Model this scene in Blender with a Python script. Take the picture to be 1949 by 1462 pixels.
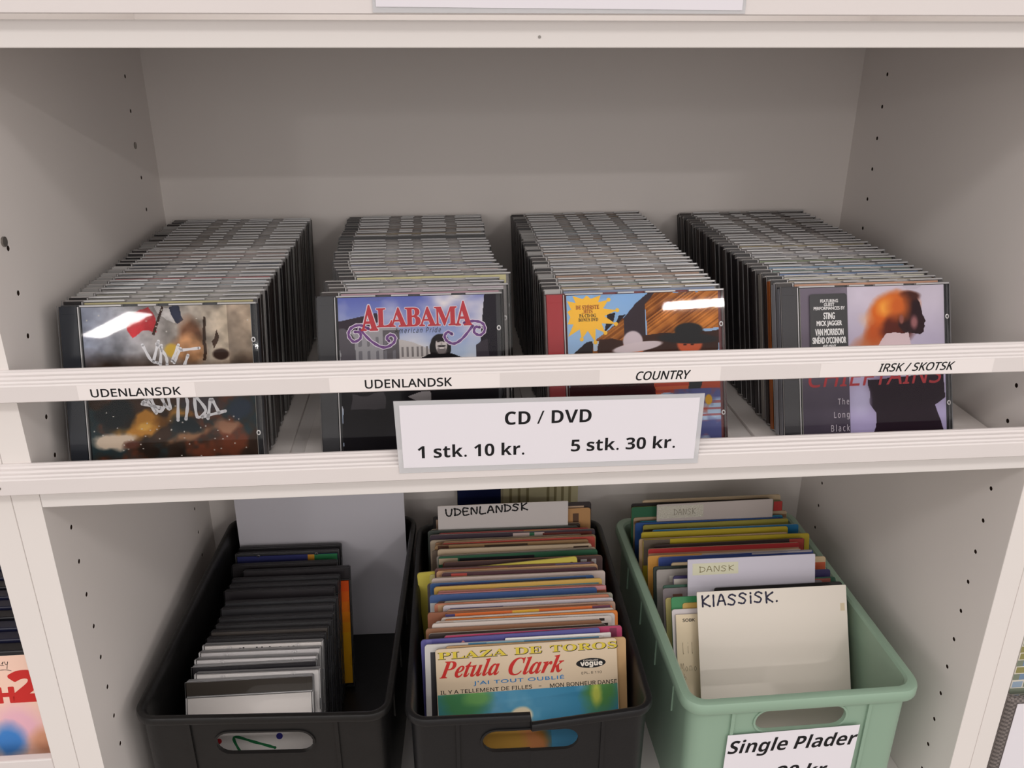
import bpy, bmesh, math, random
import numpy as np
from mathutils import Vector, Matrix
random.seed(7)
rng = np.random.default_rng(11)
S = bpy.context.scene
for o in list(bpy.data.objects):
    bpy.data.objects.remove(o)
COL = S.collection
MM = 0.001
H0 = 1.05          # height of the CD shelf above the shop floor (m); all tables below are in mm from that shelf


def W(x, y, z):
    return Vector((x * MM, y * MM, z * MM + H0))


# ------------------------------------------------------------------ camera
cd_ = bpy.data.cameras.new('camera')
cam = bpy.data.objects.new('camera', cd_)
COL.objects.link(cam)
S.camera = cam
cd_.sensor_width = 36.0
cd_.sensor_fit = 'HORIZONTAL'
cd_.lens = 36.0 * 1645.65 / 1949.0
cd_.clip_start = 0.02
cd_.clip_end = 60
pi_, yw_, ro_ = math.radians(22.68), math.radians(4.87), math.radians(0.12)
fw = Vector((math.sin(yw_) * math.cos(pi_), math.cos(yw_) * math.cos(pi_), -math.sin(pi_)))
rt = Vector((math.cos(yw_), -math.sin(yw_), 0))
up = rt.cross(fw)
rt2 = rt * math.cos(ro_) + up * math.sin(ro_)
up2 = up * math.cos(ro_) - rt * math.sin(ro_)
M = Matrix((rt2, up2, -fw)).transposed().to_4x4()
M.translation = W(291.24, -566.51, 309.46)
cam.matrix_world = M

# ------------------------------------------------------------------ light and exposure
S.view_settings.view_transform = 'Standard'
S.view_settings.look = 'None'
S.view_settings.gamma = 1.0
S.view_settings.use_curve_mapping = False
S.view_settings.exposure = 0.0
wd = bpy.data.worlds.new('shop_ambient')
S.world = wd
wd.use_nodes = True
wn = wd.node_tree                       # shop ambient: dim floor, band above the horizon added to light the back walls
w_tc = wn.nodes.new('ShaderNodeTexCoord')
w_sp = wn.nodes.new('ShaderNodeSeparateXYZ')
w_mr = wn.nodes.new('ShaderNodeMapRange')
w_cr = wn.nodes.new('ShaderNodeValToRGB')
w_mr.inputs[1].default_value, w_mr.inputs[2].default_value = -1.0, 1.0
for k_, (pos, v_) in enumerate(((0.0, 0.36), (0.46, 0.55), (0.53, 1.30), (0.66, 1.30), (0.73, 0.75), (1.0, 0.75))):
    e_ = w_cr.color_ramp.elements[k_] if k_ < 2 else w_cr.color_ramp.elements.new(pos)
    e_.position = pos
    e_.color = (v_, v_ * 0.94, v_ * 0.905, 1)
wn.links.new(w_tc.outputs['Generated'], w_sp.inputs[0])
wn.links.new(w_sp.outputs[2], w_mr.inputs[0])
wn.links.new(w_mr.outputs[0], w_cr.inputs[0])
wn.links.new(w_cr.outputs[0], wn.nodes['Background'].inputs[0])
wn.nodes['Background'].inputs[1].default_value = 1.02


def ceiling_lamp(x, y, sx, sy, power, rz=0):
    d = bpy.data.lights.new('ceiling_lamp', 'AREA')
    d.shape = 'RECTANGLE'
    d.size, d.size_y = sx, sy
    d.energy = power
    d.color = (1.0, 0.955, 0.93)
    o = bpy.data.objects.new('ceiling_lamp', d)
    o.location = (x, y, 2.45)
    o.rotation_euler = (0, 0, rz)
    COL.objects.link(o)


# a double row of fittings over the aisle, two single tubes deeper in the shop
for (x, y, sx, sy, p, rz) in ((-0.55, -1.42, 1.45, 0.30, 9.6, 0), (1.25, -1.42, 1.45, 0.30, 9.6, 0),
                              (1.80, -3.06, 0.42, 0.10, 24, 0.12), (-2.2, -5.7, 1.0, 0.16, 60, 0.87), (-1.15, -6.6, 0.5, 0.16, 14, 0.1)):
    ceiling_lamp(x, y, sx, sy, p, rz)


# ------------------------------------------------------------------ helpers
def lin(c):
    c = np.asarray(c, float) / 255.0
    return np.where(c <= 0.04045, c / 12.92, ((c + 0.055) / 1.055) ** 2.4)


def mat(name, rgb, rough=0.5, spec=0.5, bump=0, bscale=200, metallic=0, var=0, vscale=40, coat=0):
    m = bpy.data.materials.new(name)
    m.use_nodes = True
    nt = m.node_tree
    b = nt.nodes['Principled BSDF']
    c = tuple(lin(rgb)) + (1,)
    b.inputs['Base Color'].default_value = c
    b.inputs['Roughness'].default_value = rough
    b.inputs['Specular IOR Level'].default_value = spec
    b.inputs['Metallic'].default_value = metallic
    b.inputs['Coat Weight'].default_value = coat
    if var or bump:
        tc = nt.nodes.new('ShaderNodeTexCoord')
    if var:
        n = nt.nodes.new('ShaderNodeTexNoise')
        n.inputs['Scale'].default_value = vscale
        n.inputs['Detail'].default_value = 6
        nt.links.new(tc.outputs['Object'], n.inputs['Vector'])
        mx = nt.nodes.new('ShaderNodeMix')
        mx.data_type = 'RGBA'
        mx.inputs[6].default_value = tuple(np.array(c[:3]) * (1 - var)) + (1,)
        mx.inputs[7].default_value = tuple(np.minimum(np.array(c[:3]) * (1 + var), 1)) + (1,)
        nt.links.new(n.outputs['Fac'], mx.inputs[0])
        nt.links.new(mx.outputs[2], b.inputs['Base Color'])
    if bump:
        n2 = nt.nodes.new('ShaderNodeTexNoise')
        n2.inputs['Scale'].default_value = bscale
        n2.inputs['Detail'].default_value = 4
        nt.links.new(tc.outputs['Object'], n2.inputs['Vector'])
        bp = nt.nodes.new('ShaderNodeBump')
        bp.inputs['Strength'].default_value = bump
        bp.inputs['Distance'].default_value = 0.001
        nt.links.new(n2.outputs['Fac'], bp.inputs['Height'])
        nt.links.new(bp.outputs['Normal'], b.inputs['Normal'])
    return m


def mat_print(name, rough=0.5, spec=0.4):
    m = bpy.data.materials.new(name)
    m.use_nodes = True
    nt = m.node_tree
    b = nt.nodes['Principled BSDF']
    a = nt.nodes.new('ShaderNodeAttribute')
    a.attribute_name = 'Col'
    nt.links.new(a.outputs['Color'], b.inputs['Base Color'])
    b.inputs['Roughness'].default_value = rough
    b.inputs['Specular IOR Level'].default_value = spec
    return m


def mat_clear(name, tint=0.97, rough=0.025, haze=0.0):
    m = bpy.data.materials.new(name)
    m.use_nodes = True
    nt = m.node_tree
    nt.nodes.remove(nt.nodes['Principled BSDF'])
    out = nt.nodes['Material Output']
    tr = nt.nodes.new('ShaderNodeBsdfTransparent')
    tr.inputs[0].default_value = (tint, tint, tint, 1)
    gl = nt.nodes.new('ShaderNodeBsdfGlossy')
    gl.inputs['Roughness'].default_value = rough
    fr = nt.nodes.new('ShaderNodeFresnel')
    fr.inputs[0].default_value = 1.25
    mx = nt.nodes.new('ShaderNodeMixShader')
    nt.links.new(fr.outputs[0], mx.inputs[0])
    nt.links.new(tr.outputs[0], mx.inputs[1])
    nt.links.new(gl.outputs[0], mx.inputs[2])
    if haze:
        df = nt.nodes.new('ShaderNodeBsdfDiffuse')
        df.inputs[0].default_value = (0.8, 0.8, 0.82, 1)
        m2 = nt.nodes.new('ShaderNodeMixShader')
        m2.inputs[0].default_value = haze
        nt.links.new(mx.outputs[0], m2.inputs[1])
        nt.links.new(df.outputs[0], m2.inputs[2])
        mx = m2
    nt.links.new(mx.outputs[0], out.inputs['Surface'])
    return m


WHITE = mat('white_laminate', (226, 221, 218), 0.42, 0.4, var=0.015, vscale=9)
WHITE_IN = mat('white_melamine', (227, 221, 217), 0.5, 0.35, var=0.02, vscale=6, bump=0.03, bscale=900)
PAINT = mat('white_paint', (222, 215, 213), 0.35, 0.5, var=0.02, vscale=25, bump=0.05, bscale=300)
INK = mat('black_ink', (18, 17, 20), 0.5, 0.3)
PAPER = mat('white_paper', (228, 224, 230), 0.7, 0.2, var=0.01)
PRINT = mat_print('printed_paper', 0.5, 0.35)
GLOSSPRINT = mat_print('glossy_print', 0.5, 0.06)
CLEAR = mat_clear('clear_plastic')
FILM = mat_clear('laminate_film', 0.98, 0.12, 0.5)
CASE_EDGE = mat('clear_case_edge', (196, 194, 194), 0.22, 0.6)
BLACKPL = mat('black_plastic', (20, 20, 22), 0.4, 0.45, var=0.2, vscale=60, bump=0.15, bscale=350)
SATINBLK = mat('satin_black_plastic', (26, 26, 29), 0.3, 0.5)
GREENPL = mat('sage_green_plastic', (141, 167, 147), 0.38, 0.45, var=0.03, vscale=20, bump=0.05, bscale=250)
METAL = mat('steel', (150, 145, 140), 0.3, 0.5, metallic=1)
_mc = {}


def mcol(rgb, rough=0.5, spec=0.4, kind='plastic'):
    k = (tuple(rgb), rough, kind)
    if k not in _mc:
        _mc[k] = mat('%s_%d_%d_%d' % ((kind,) + tuple(int(v) for v in rgb)), rgb, rough, spec)
    return _mc[k]


def link(name, me, m=None, parent=None):
    o = bpy.data.objects.new(name, me)
    COL.objects.link(o)
    if m is not None:
        if isinstance(m, (list, tuple)):
            for k in m:
                me.materials.append(k)
        elif len(me.materials) == 0:
            me.materials.append(m)
    if parent is not None:
        o.parent = parent
    return o


def tag(o, label, cat, group=None, kind=None):
    o['label'] = label
    o['category'] = cat
    if group:
        o['group'] = group
    if kind:
        o['kind'] = kind
    return o


def empty(name, loc, rot=(0, 0, 0)):
    o = bpy.data.objects.new(name, None)
    o.empty_display_size = 0.02
    o.location = loc
    o.rotation_euler = rot
    COL.objects.link(o)
    return o


class B:
    """collects shapes (mm) into one mesh"""

    def __init__(s):
        s.v, s.f, s.mi, s.c = [], [], [], []
        s.col = (200, 200, 200)

    def face(s, pts, mi=0, col=None):
        n = len(s.v)
        s.v += [tuple(p) for p in pts]
        s.f.append(tuple(range(n, n + len(pts))))
        s.mi.append(mi)
        s.c.append(col if col is not None else s.col)

    def box(s, x0, x1, y0, y1, z0, z1, mi=0, cols=None):
        n = len(s.v)
        s.v += [(x0, y0, z0), (x1, y0, z0), (x1, y1, z0), (x0, y1, z0), (x0, y0, z1), (x1, y0, z1), (x1, y1, z1), (x0, y1, z1)]
        for i, q in enumerate(((0, 1, 5, 4), (1, 2, 6, 5), (2, 3, 7, 6), (3, 0, 4, 7), (4, 5, 6, 7), (3, 2, 1, 0))):
            s.f.append(tuple(n + k for k in q))
            s.mi.append(mi if not isinstance(mi, (list, tuple)) else mi[i])
            s.c.append(s.col if cols is None else (cols[i] if isinstance(cols, list) else cols))

    def prism_x(s, prof, x0, x1, mi=0):
        """prof: (y,z) outline, extruded along x"""
        n = len(s.v)
        k = len(prof)
        s.v += [(x0, y, z) for y, z in prof] + [(x1, y, z) for y, z in prof]
        for i in range(k):
            j = (i + 1) % k
            s.f.append((n + i, n + j, n + k + j, n + k + i)); s.mi.append(mi); s.c.append(s.col)
        s.f.append(tuple(n + i for i in reversed(range(k)))); s.mi.append(mi); s.c.append(s.col)
        s.f.append(tuple(n + k + i for i in range(k))); s.mi.append(mi); s.c.append(s.col)

    def prism_y(s, prof, y0, y1, mi=0, col=None):
        """prof: (x,z) outline counter-clockwise seen from -y, extruded along y"""
        n = len(s.v)
        k = len(prof)
        c = col if col is not None else s.col
        s.v += [(x, y0, z) for x, z in prof] + [(x, y1, z) for x, z in prof]
        for i in range(k):
            j = (i + 1) % k
            s.f.append((n + j, n + i, n + k + i, n + k + j)); s.mi.append(mi); s.c.append(c)
        s.f.append(tuple(n + i for i in range(k))); s.mi.append(mi); s.c.append(c)
        s.f.append(tuple(n + k + i for i in reversed(range(k)))); s.mi.append(mi); s.c.append(c)

    def cyl(s, c, r, axis, a0, a1, n=16, mi=0):
        i0 = len(s.v)
        for a in (a0, a1):
            for i in range(n):
                t = 2 * math.pi * i / n
                u, w = r * math.cos(t), r * math.sin(t)
                s.v.append({'x': (a, c[0] + u, c[1] + w), 'y': (c[0] + u, a, c[1] + w), 'z': (c[0] + u, c[1] + w, a)}[axis])
        for i in range(n):
            j = (i + 1) % n
            s.f.append((i0 + i, i0 + j, i0 + n + j, i0 + n + i)); s.mi.append(mi); s.c.append(s.col)
        s.f.append(tuple(i0 + i for i in reversed(range(n)))); s.mi.append(mi); s.c.append(s.col)
        s.f.append(tuple(i0 + n + i for i in range(n))); s.mi.append(mi); s.c.append(s.col)

    def mesh(s, name, color=False, smooth=False, recalc=True):
        me = bpy.data.meshes.new(name)
        me.from_pydata([(x * MM, y * MM, z * MM) for x, y, z in s.v], [], s.f)
        me.polygons.foreach_set('material_index', s.mi)
        if color:
            a = me.color_attributes.new('Col', 'FLOAT_COLOR', 'CORNER')
            dat = []
            for p, c in zip(s.f, s.c):
                dat += list(tuple(lin(c)) + (1.0,)) * len(p)
            a.data.foreach_set('color', dat)
        if recalc and not color:
            bm = bmesh.new()
            bm.from_mesh(me)
            bmesh.ops.recalc_face_normals(bm, faces=bm.faces)
            bm.to_mesh(me)
            bm.free()
        if smooth:
            me.polygons.foreach_set('use_smooth', [True] * len(me.polygons))
        me.update()
        return me


def bevel(o, w=1.0, seg=2):
    md = o.modifiers.new('bevel', 'BEVEL')
    md.width = w * MM
    md.segments = seg
    md.limit_method = 'ANGLE'
    return o


def boolcut(o, cutter_b):
    cm = cutter_b.mesh('cutter')
    c = bpy.data.objects.new('cutter', cm)
    COL.objects.link(c)
    c.matrix_world = o.matrix_world
    md = o.modifiers.new('cut', 'BOOLEAN')
    md.object = c
    md.operation = 'DIFFERENCE'
    md.solver = 'EXACT'
    bpy.context.view_layer.update()
    dg = bpy.context.evaluated_depsgraph_get()
    me = bpy.data.meshes.new_from_object(o.evaluated_get(dg))
    o.modifiers.clear()
    o.data = me
    bpy.data.objects.remove(c)


# ------------------------------------------------------------------ lettering
import os
FDIR = bpy.utils.system_resource('DATAFILES', path='fonts') or ''


def font(fn):
    try:
        p = os.path.join(FDIR, fn)
        if os.path.exists(p):
            return bpy.data.fonts.load(p)
    except Exception:
        pass
    return None


F_MATH = font('NotoSansMath-Regular.woff2')
F_SANS = F_MATH


def bold_serif(s, base=0x1D400, low=0x1D41A):
    if F_MATH is None:
        return s
    r = ''
    for ch in s:
        if 'A' <= ch <= 'Z':
            r += chr(base + ord(ch) - 65)
        elif 'a' <= ch <= 'z':
            r += chr(low + ord(ch) - 97)
        else:
            r += ch
    return r


def sans_bold(s):
    if F_MATH is None:
        return s
    return ''.join(chr(0x1D5D4 + ord(c) - 65) if 'A' <= c <= 'Z' else chr(0x1D5EE + ord(c) - 97) if 'a' <= c <= 'z' else chr(0x1D7EC + ord(c) - 48) if '0' <= c <= '9' else c for c in s)


def text_mesh(s, x0, x1, z0, z1, fnt=None, bold=0.0, shear=0.0, y=0.0, space=1.0, keep=False):
    """outline lettering filling the box x0..x1, z0..z1 (mm) in the local xz plane, facing -y"""
    cu = bpy.data.curves.new('lettering', 'FONT')
    cu.body = s
    if fnt is not None:
        cu.font = fnt
    cu.size = 1.0
    cu.shear = shear
    cu.space_character = space
    cu.resolution_u = 5
    o = bpy.data.objects.new('lettering', cu)
    COL.objects.link(o)
    bpy.context.view_layer.update()
    dg = bpy.context.evaluated_depsgraph_get()
    me = bpy.data.meshes.new_from_object(o.evaluated_get(dg))
    bpy.data.objects.remove(o)
    n = len(me.vertices)
    co = np.empty(n * 3)
    me.vertices.foreach_get('co', co)
    co = co.reshape(-1, 3)
    lo, hi = co.min(0), co.max(0)
    sx = (x1 - x0) / max(hi[0] - lo[0], 1e-6)
    sz = (z1 - z0) / max(hi[1] - lo[1], 1e-6)
    if keep:
        sx = sz
    out = np.empty_like(co)
    out[:, 0] = (x0 + (co[:, 0] - lo[0]) * sx) * MM
    out[:, 1] = y * MM
    out[:, 2] = (z0 + (co[:, 1] - lo[1]) * sz) * MM
    me.vertices.foreach_set('co', out.ravel())
    me.materials.clear()
    me.update()
    if bold > 0:
        # heavier weight: the same outlines overlaid at small offsets
        e = bold * (z1 - z0) * 0.9
        k = 8 if bold < 0.05 else 14
        mes = [me]
        for i in range(k):
            q = me.copy()
            a = 2 * math.pi * i / k
            q.transform(Matrix.Translation((e * math.cos(a) * MM, 0.004 * (i + 1) * MM, e * math.sin(a) * MM)))
            mes.append(q)
        r = join_meshes('lettering', mes)
        for q in mes:
            bpy.data.meshes.remove(q)
        return r
    return me


def join_meshes(name, mes):
    bm = bmesh.new()
    for me in mes:
        bm.from_mesh(me)
    r = bpy.data.meshes.new(name)
    bm.to_mesh(r)
    bm.free()
    return r


def warp(me, fn):
    for v in me.vertices:
        x, z = fn(v.co.x / MM, v.co.z / MM)
        v.co.x, v.co.z = x * MM, z * MM
    return me


GL = {  # pen strokes on a unit square
    'U': [[(0, 1), (.08, .3), (.35, 0), (.7, .15), (.85, 1)]],
    'D': [[(.1, 1), (.12, 0)], [(0, .98), (.6, .85), (.9, .5), (.6, .1), (.05, 0)]],
    'E': [[(.75, .95), (.1, 1), (.15, 0), (.85, .05)], [(.12, .5), (.65, .55)]],
    'N': [[(.05, 0), (.1, 1), (.75, .05), (.85, 1)]],
    'L': [[(.15, 1), (.1, 0), (.85, .02)]],
    'A': [[(0, 0), (.42, 1), (.85, 0)], [(.15, .35), (.72, .38)]],
    'S': [[(.8, .85), (.4, 1), (.08, .75), (.7, .38), (.5, .02), (0, .1)]],
    'K': [[(.1, 1), (.12, 0)], [(.8, 1), (.15, .45), (.9, 0)]],
    'k': [[(.1, 1), (.15, 0)], [(.85, .95), (.2, .5), (.8, .05)]],
    'I': [[(.3, 1), (.3, 0)]], 'i': [[(.3, .65), (.3, 0)], [(.3, .95), (.31, .9)]],
    '.': [[(.2, .02), (.25, .05)]], 'V': [[(0, 1), (.4, 0), (.85, 1)]], 'l': [[(.15, 1), (.15, 0), (.3, .05)]],
    'M': [[(0, 0), (.1, 1), (.4, .3), (.7, 1), (.85, 0)]], 'o': [[(.4, .6), (.1, .3), (.4, 0), (.7, .3), (.4, .6)]],
    'n': [[(.1, .6), (.1, 0)], [(.1, .4), (.4, .6), (.65, .4), (.65, 0)]], 'b': [[(.1, 1), (.1, 0), (.6, .1), (.55, .5), (.1, .4)]],
    ' ': [],
}


def stroke_ribbons(b, lines, w, y=-0.15, mi=0, col=None):
    """flat pen strokes as ribbons in the xz plane"""
    for ln in lines:
        pts = [np.array(p, float) for p in ln]
        if len(pts) < 2:
            continue
        # densify with catmull-rom
        q = []
        for i in range(len(pts) - 1):
            p0 = pts[max(i - 1, 0)]; p1 = pts[i]; p2 = pts[i + 1]; p3 = pts[min(i + 2, len(pts) - 1)]
            for t in np.linspace(0, 1, 6, endpoint=False):
                q.append(0.5 * (2 * p1 + (p2 - p0) * t + (2 * p0 - 5 * p1 + 4 * p2 - p3) * t * t + (3 * p1 - p0 - 3 * p2 + p3) * t ** 3))
        q.append(pts[-1])
        L, R = [], []
        for i in range(len(q)):
            d = q[min(i + 1, len(q) - 1)] - q[max(i - 1, 0)]
            d = d / (np.linalg.norm(d) + 1e-9)
            n = np.array((-d[1], d[0]))
            ww = w * (0.85 + 0.15 * math.sin(i * 1.7)) / 2
            L.append(q[i] + n * ww); R.append(q[i] - n * ww)
        for i in range(len(q) - 1):
            b.face([(R[i][0], y, R[i][1]), (R[i + 1][0], y, R[i + 1][1]), (L[i + 1][0], y, L[i + 1][1]), (L[i][0], y, L[i][1])], mi, col)
        for e in (q[0], q[-1]):
            b.face([(e[0] + w / 2 * math.cos(a), y, e[1] + w / 2 * math.sin(a)) for a in np.linspace(0, 2 * math.pi, 8, endpoint=False)], mi, col)


def handwriting(s, x0, x1, z0, z1, w, y=-0.15, slope=0.0):
    b = B()
    adv = (x1 - x0) / sum(0.5 if c in 'Iil. ' else 1.0 for c in s)
    x = x0
    r = random.Random(s)
    for c in s:
        a = adv * (0.5 if c in 'Iil. ' else 1.0)
        j = r.uniform(-.05, .05)
        lines = [[(x + px * a * 0.86, z0 + (pz + j) * (z1 - z0) + slope * (x - x0)) for px, pz in st] for st in GL.get(c, [])]
        stroke_ribbons(b, lines, w, y)
        x += a
    return b.mesh('handwriting', recalc=False)


# ------------------------------------------------------------------ printed pictures (painted as a colour grid)
class Art:
    def __init__(s, w, h, res=0.7, base=(128, 128, 128)):
        s.w, s.h = w, h
        s.nx, s.nz = int(w / res), int(h / res)
        X, Z = np.meshgrid((np.arange(s.nx) + .5) / s.nx, (np.arange(s.nz) + .5) / s.nz)
        s.X, s.Z = X, Z          # 0..1, Z measured DOWN from the top
        s.a = np.zeros((s.nz, s.nx, 3)) + np.array(base, float)

    def noise(s, fx, fz, seed=0):
        r = np.random.default_rng(seed)
        g = r.random((int(fz) + 2, int(fx) + 2))
        x, z = s.X * fx, s.Z * fz
        i, j = z.astype(int), x.astype(int)
        u, v = x - j, z - i
        u, v = u * u * (3 - 2 * u), v * v * (3 - 2 * v)
        return (g[i, j] * (1 - u) + g[i, j + 1] * u) * (1 - v) + (g[i + 1, j] * (1 - u) + g[i + 1, j + 1] * u) * v

    def fbm(s, f, seed=0, asp=1.0):
        return sum(s.noise(f * 2 ** k, f * asp * 2 ** k, seed + k) * 0.5 ** k for k in range(4)) / 1.875

    def mix(s, mask, col):
        m = np.clip(mask, 0, 1)[..., None]
        s.a = s.a * (1 - m) + np.array(col, float) * m

    def poly(s, pts, col, wob=0.0, soft=0.004, seed=3):
        X, Z = s.X, s.Z
        if wob:
            X = X + (s.noise(14, 14, seed) - .5) * wob; Z = Z + (s.noise(14, 14, seed + 9) - .5) * wob
        ins = np.zeros(X.shape, bool)
        n = len(pts)
        for i in range(n):
            (x0, z0), (x1, z1) = pts[i], pts[(i + 1) % n]
            if z0 == z1:
                continue
            c = ((z0 > Z) != (z1 > Z)) & (X < (x1 - x0) * (Z - z0) / (z1 - z0) + x0)
            ins ^= c
        s.mix(ins * 1.0, col)

    def ell(s, cx, cz, rx, rz, col, soft=0.15, wob=0.0, seed=5, rot=0.0):
        c, d = math.cos(rot), math.sin(rot)
        x, z = s.X - cx, s.Z - cz
        e = np.sqrt(((x * c + z * d) / rx) ** 2 + ((z * c - x * d) / rz) ** 2)
        if wob:
            e = e + (s.fbm(9, seed) - .5) * wob
        s.mix((1 - e) / max(soft, 1e-3) + .5, col)

    def mottled(s, amt, f=12, seed=2):
        s.a = np.clip(s.a * (1 + (s.fbm(f, seed) - .5)[..., None] * amt), 0, 255)

    def mesh(s, name, y=0.0, x0=0.0, z0=0.0):
        nx, nz = s.nx, s.nz
        xs = (x0 + np.linspace(0, s.w, nx + 1)) * MM
        zs = (z0 + s.h - np.linspace(0, s.h, nz + 1)) * MM
        XX, ZZ = np.meshgrid(xs, zs)
        co = np.stack([XX, np.full_like(XX, y * MM), ZZ], -1).reshape(-1, 3)
        i = np.arange(nz)[:, None] * (nx + 1) + np.arange(nx)[None, :]
        f = np.stack([i + nx + 1, i + nx + 2, i + 1, i], -1).reshape(-1, 4)
        me = bpy.data.meshes.new(name)
        me.vertices.add(len(co)); me.vertices.foreach_set('co', co.ravel())
        me.loops.add(len(f) * 4); me.loops.foreach_set('vertex_index', f.ravel())
        me.polygons.add(len(f)); me.polygons.foreach_set('loop_start', np.arange(len(f)) * 4)
        me.update(calc_edges=True)
        a = me.color_attributes.new('Col', 'FLOAT_COLOR', 'CORNER')
        c = lin(np.clip(s.a, 0, 255)).reshape(-1, 1, 3).repeat(4, 1).reshape(-1, 3)
        a.data.foreach_set('color', np.concatenate([c, np.ones((len(c), 1))], 1).ravel())
        return me


def add_slab(me_front, w, h, th, y0, x0=0, z0=0, col=(225, 222, 215)):
    """gives a printed front its own paper thickness behind it"""
    b = B()
    b.box(x0, x0 + w, y0 + 0.02, y0 + th, z0, z0 + h, cols=col)
    return join_meshes(me_front.name, [me_front, b.mesh('slab', color=True)])

# ------------------------------------------------------------------ the setting: shop floor and the wall behind the bookcases
def setting(name, b, m):
    o = link(name, b.mesh(name), m)
    o['kind'] = 'structure'
    return o


b = B(); b.box(-3200, 3800, -6800, 520, -1100, -1050)
setting('floor', b, mat('grey_vinyl', (150, 142, 135), 0.45, 0.4, var=0.06, vscale=4))
b = B(); b.box(-3200, 3800, 420, 520, -1050, 1400)
setting('wall_back', b, mat('wall_paint', (205, 198, 190), 0.8, 0.2, var=0.02))

# ------------------------------------------------------------------ bookcases
DEPTH = 382.0
def rail_profile(dz, d=12.0):
    p = [(0, 93.5), (-1.6, 93.6), (-2.6, 92.8), (-3.3, 92.5), (-3.9, 91.0), (-6.2, 90.4), (-6.8, 89.0), (-7.4, 88.7), (-9.0, 88.3), (-9.7, 87.2), (-10.4, 86.9), (-11.4, 86.6), (-12.0, 85.6), (-12.0, 74.6), (-11.4, 74.0), (0, 74.0)]
    return [(y, z + dz) for y, z in p]


CORE = mat('chipboard_core', (46, 34, 28), 0.9, 0.1)
case = empty('bookcase', W(374, 190, -1050))
tag(case, 'white bookcase with crates below and four rows of CDs behind rails', 'bookcase')
Z0 = Matrix.Translation((0, 0, H0))


def wlink(name, b, m, root, smooth=False, bev=0):
    """part whose mesh is given in shelf millimetres"""
    me = b.mesh(name, smooth=smooth)
    me.transform(Z0)
    o = link(name, me, m)
    if root is not None:
        me.transform(Matrix.Translation(-root.location))
        o.parent = root
    if bev:
        bevel(o, bev)
    return o


def wpanel(x0, x1, root, holes):
    b = B(); b.box(x0, x1, 0, DEPTH + 4, -1050, 560)
    o = link('side_panel', b.mesh('side_panel'), WHITE_IN)
    if holes:
        c = B()
        for side in holes:
            xa = (x0 - 1, x0 + 7) if side == 'lo' else (x1 - 7, x1 + 1)
            for yy in (36, 327):
                for k in range(21):
                    z = 262 - 31.42 * k
                    if -24 < z < 3:
                        continue
                    c.cyl((yy, z), 1.8, 'x', xa[0], xa[1], 10)
        boolcut(o, c)
    me = o.data
    me.materials.clear()
    me.materials.append(WHITE_IN)
    me.materials.append(CORE)
    for f_ in me.polygons:
        c_ = f_.center / MM
        f_.material_index = 1 if (x0 + .2 < c_.x < x1 - .2 and 2 < c_.y < DEPTH and f_.area < 2e-4) else 0
    o.data.transform(Z0)
    o.data.transform(Matrix.Translation(-root.location))
    o.parent = root
    bevel(o, 0.8, 2)
    return o


wpanel(-19.5, 0, case, ['hi'])
wpanel(748, 767.3, case, ['lo'])
b = B(); b.box(0, 748, DEPTH, DEPTH + 4, -1050, 560)
wlink('back_panel', b, WHITE_IN, case)
for z1, th, nm in ((310.8, 15.6, 'shelf'), (-6.8, 6.8, 'shelf'), (-402.0, 18, 'shelf')):
    b = B(); b.box(0.1, 747.9, 5, DEPTH, z1 - th, z1)
    # front edge strip of the board
    b.box(0.1, 747.9, 0.4, 5, z1 - th, z1 if th > 7 else 2.0)
    wlink('shelf', b, WHITE, case, bev=0.6)
for dz, x0, x1 in ((0, -19.7, 767.4), (-70.3, -19.7, 767.4), (239.8, -19.7, 767.4)):
    b = B(); b.prism_x(rail_profile(dz), x0, x1)
    o = wlink('front_rail', b, PAINT, case)
    o['label'] = 'painted moulding rail' 
# planks the CD rows stand on
for (xa, xb, xc, xd) in ((8, 168, 10, 168), (179, 346, 181, 346), (362, 526, 360, 526), (545, 746, 541, 744)):
    b = B()
    zt, zb = -3.8, -6.8
    n = len(b.v)
    b.v += [(xa, 16, zb), (xb, 16, zb), (xd, 376, zb), (xc, 376, zb), (xa, 16, zt), (xb, 16, zt), (xd, 376, zt), (xc, 376, zt)]
    for q in ((0, 1, 5, 4), (1, 2, 6, 5), (2, 3, 7, 6), (3, 0, 4, 7), (4, 5, 6, 7), (3, 2, 1, 0)):
        b.f.append(tuple(n + k for k in q)); b.mi.append(0); b.c.append(b.col)
    wlink('base_board', b, WHITE_IN, case, bev=0.6)
# shelf pins and rail screws
b = B(); b.cyl((31, 173.5), 3.4, 'x', 0, 1.4, 20); wlink('shelf_pin', b, METAL, case)
b = B(); b.cyl((323, 199), 3.2, 'x', 0, 0.8, 20); b.cyl((323, 199), 1.8, 'x', 0.8, 0.9, 16); wlink('shelf_pin', b, METAL, case)
b = B(); b.cyl((-19, 10), 1.1, 'y', -12.4, -11.8, 14); wlink('screw', b, METAL, case)
b = B(); b.cyl((356, 301.5), 0.9, 'y', 0.0, 0.5, 14); wlink('screw', b, METAL, case)

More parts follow.
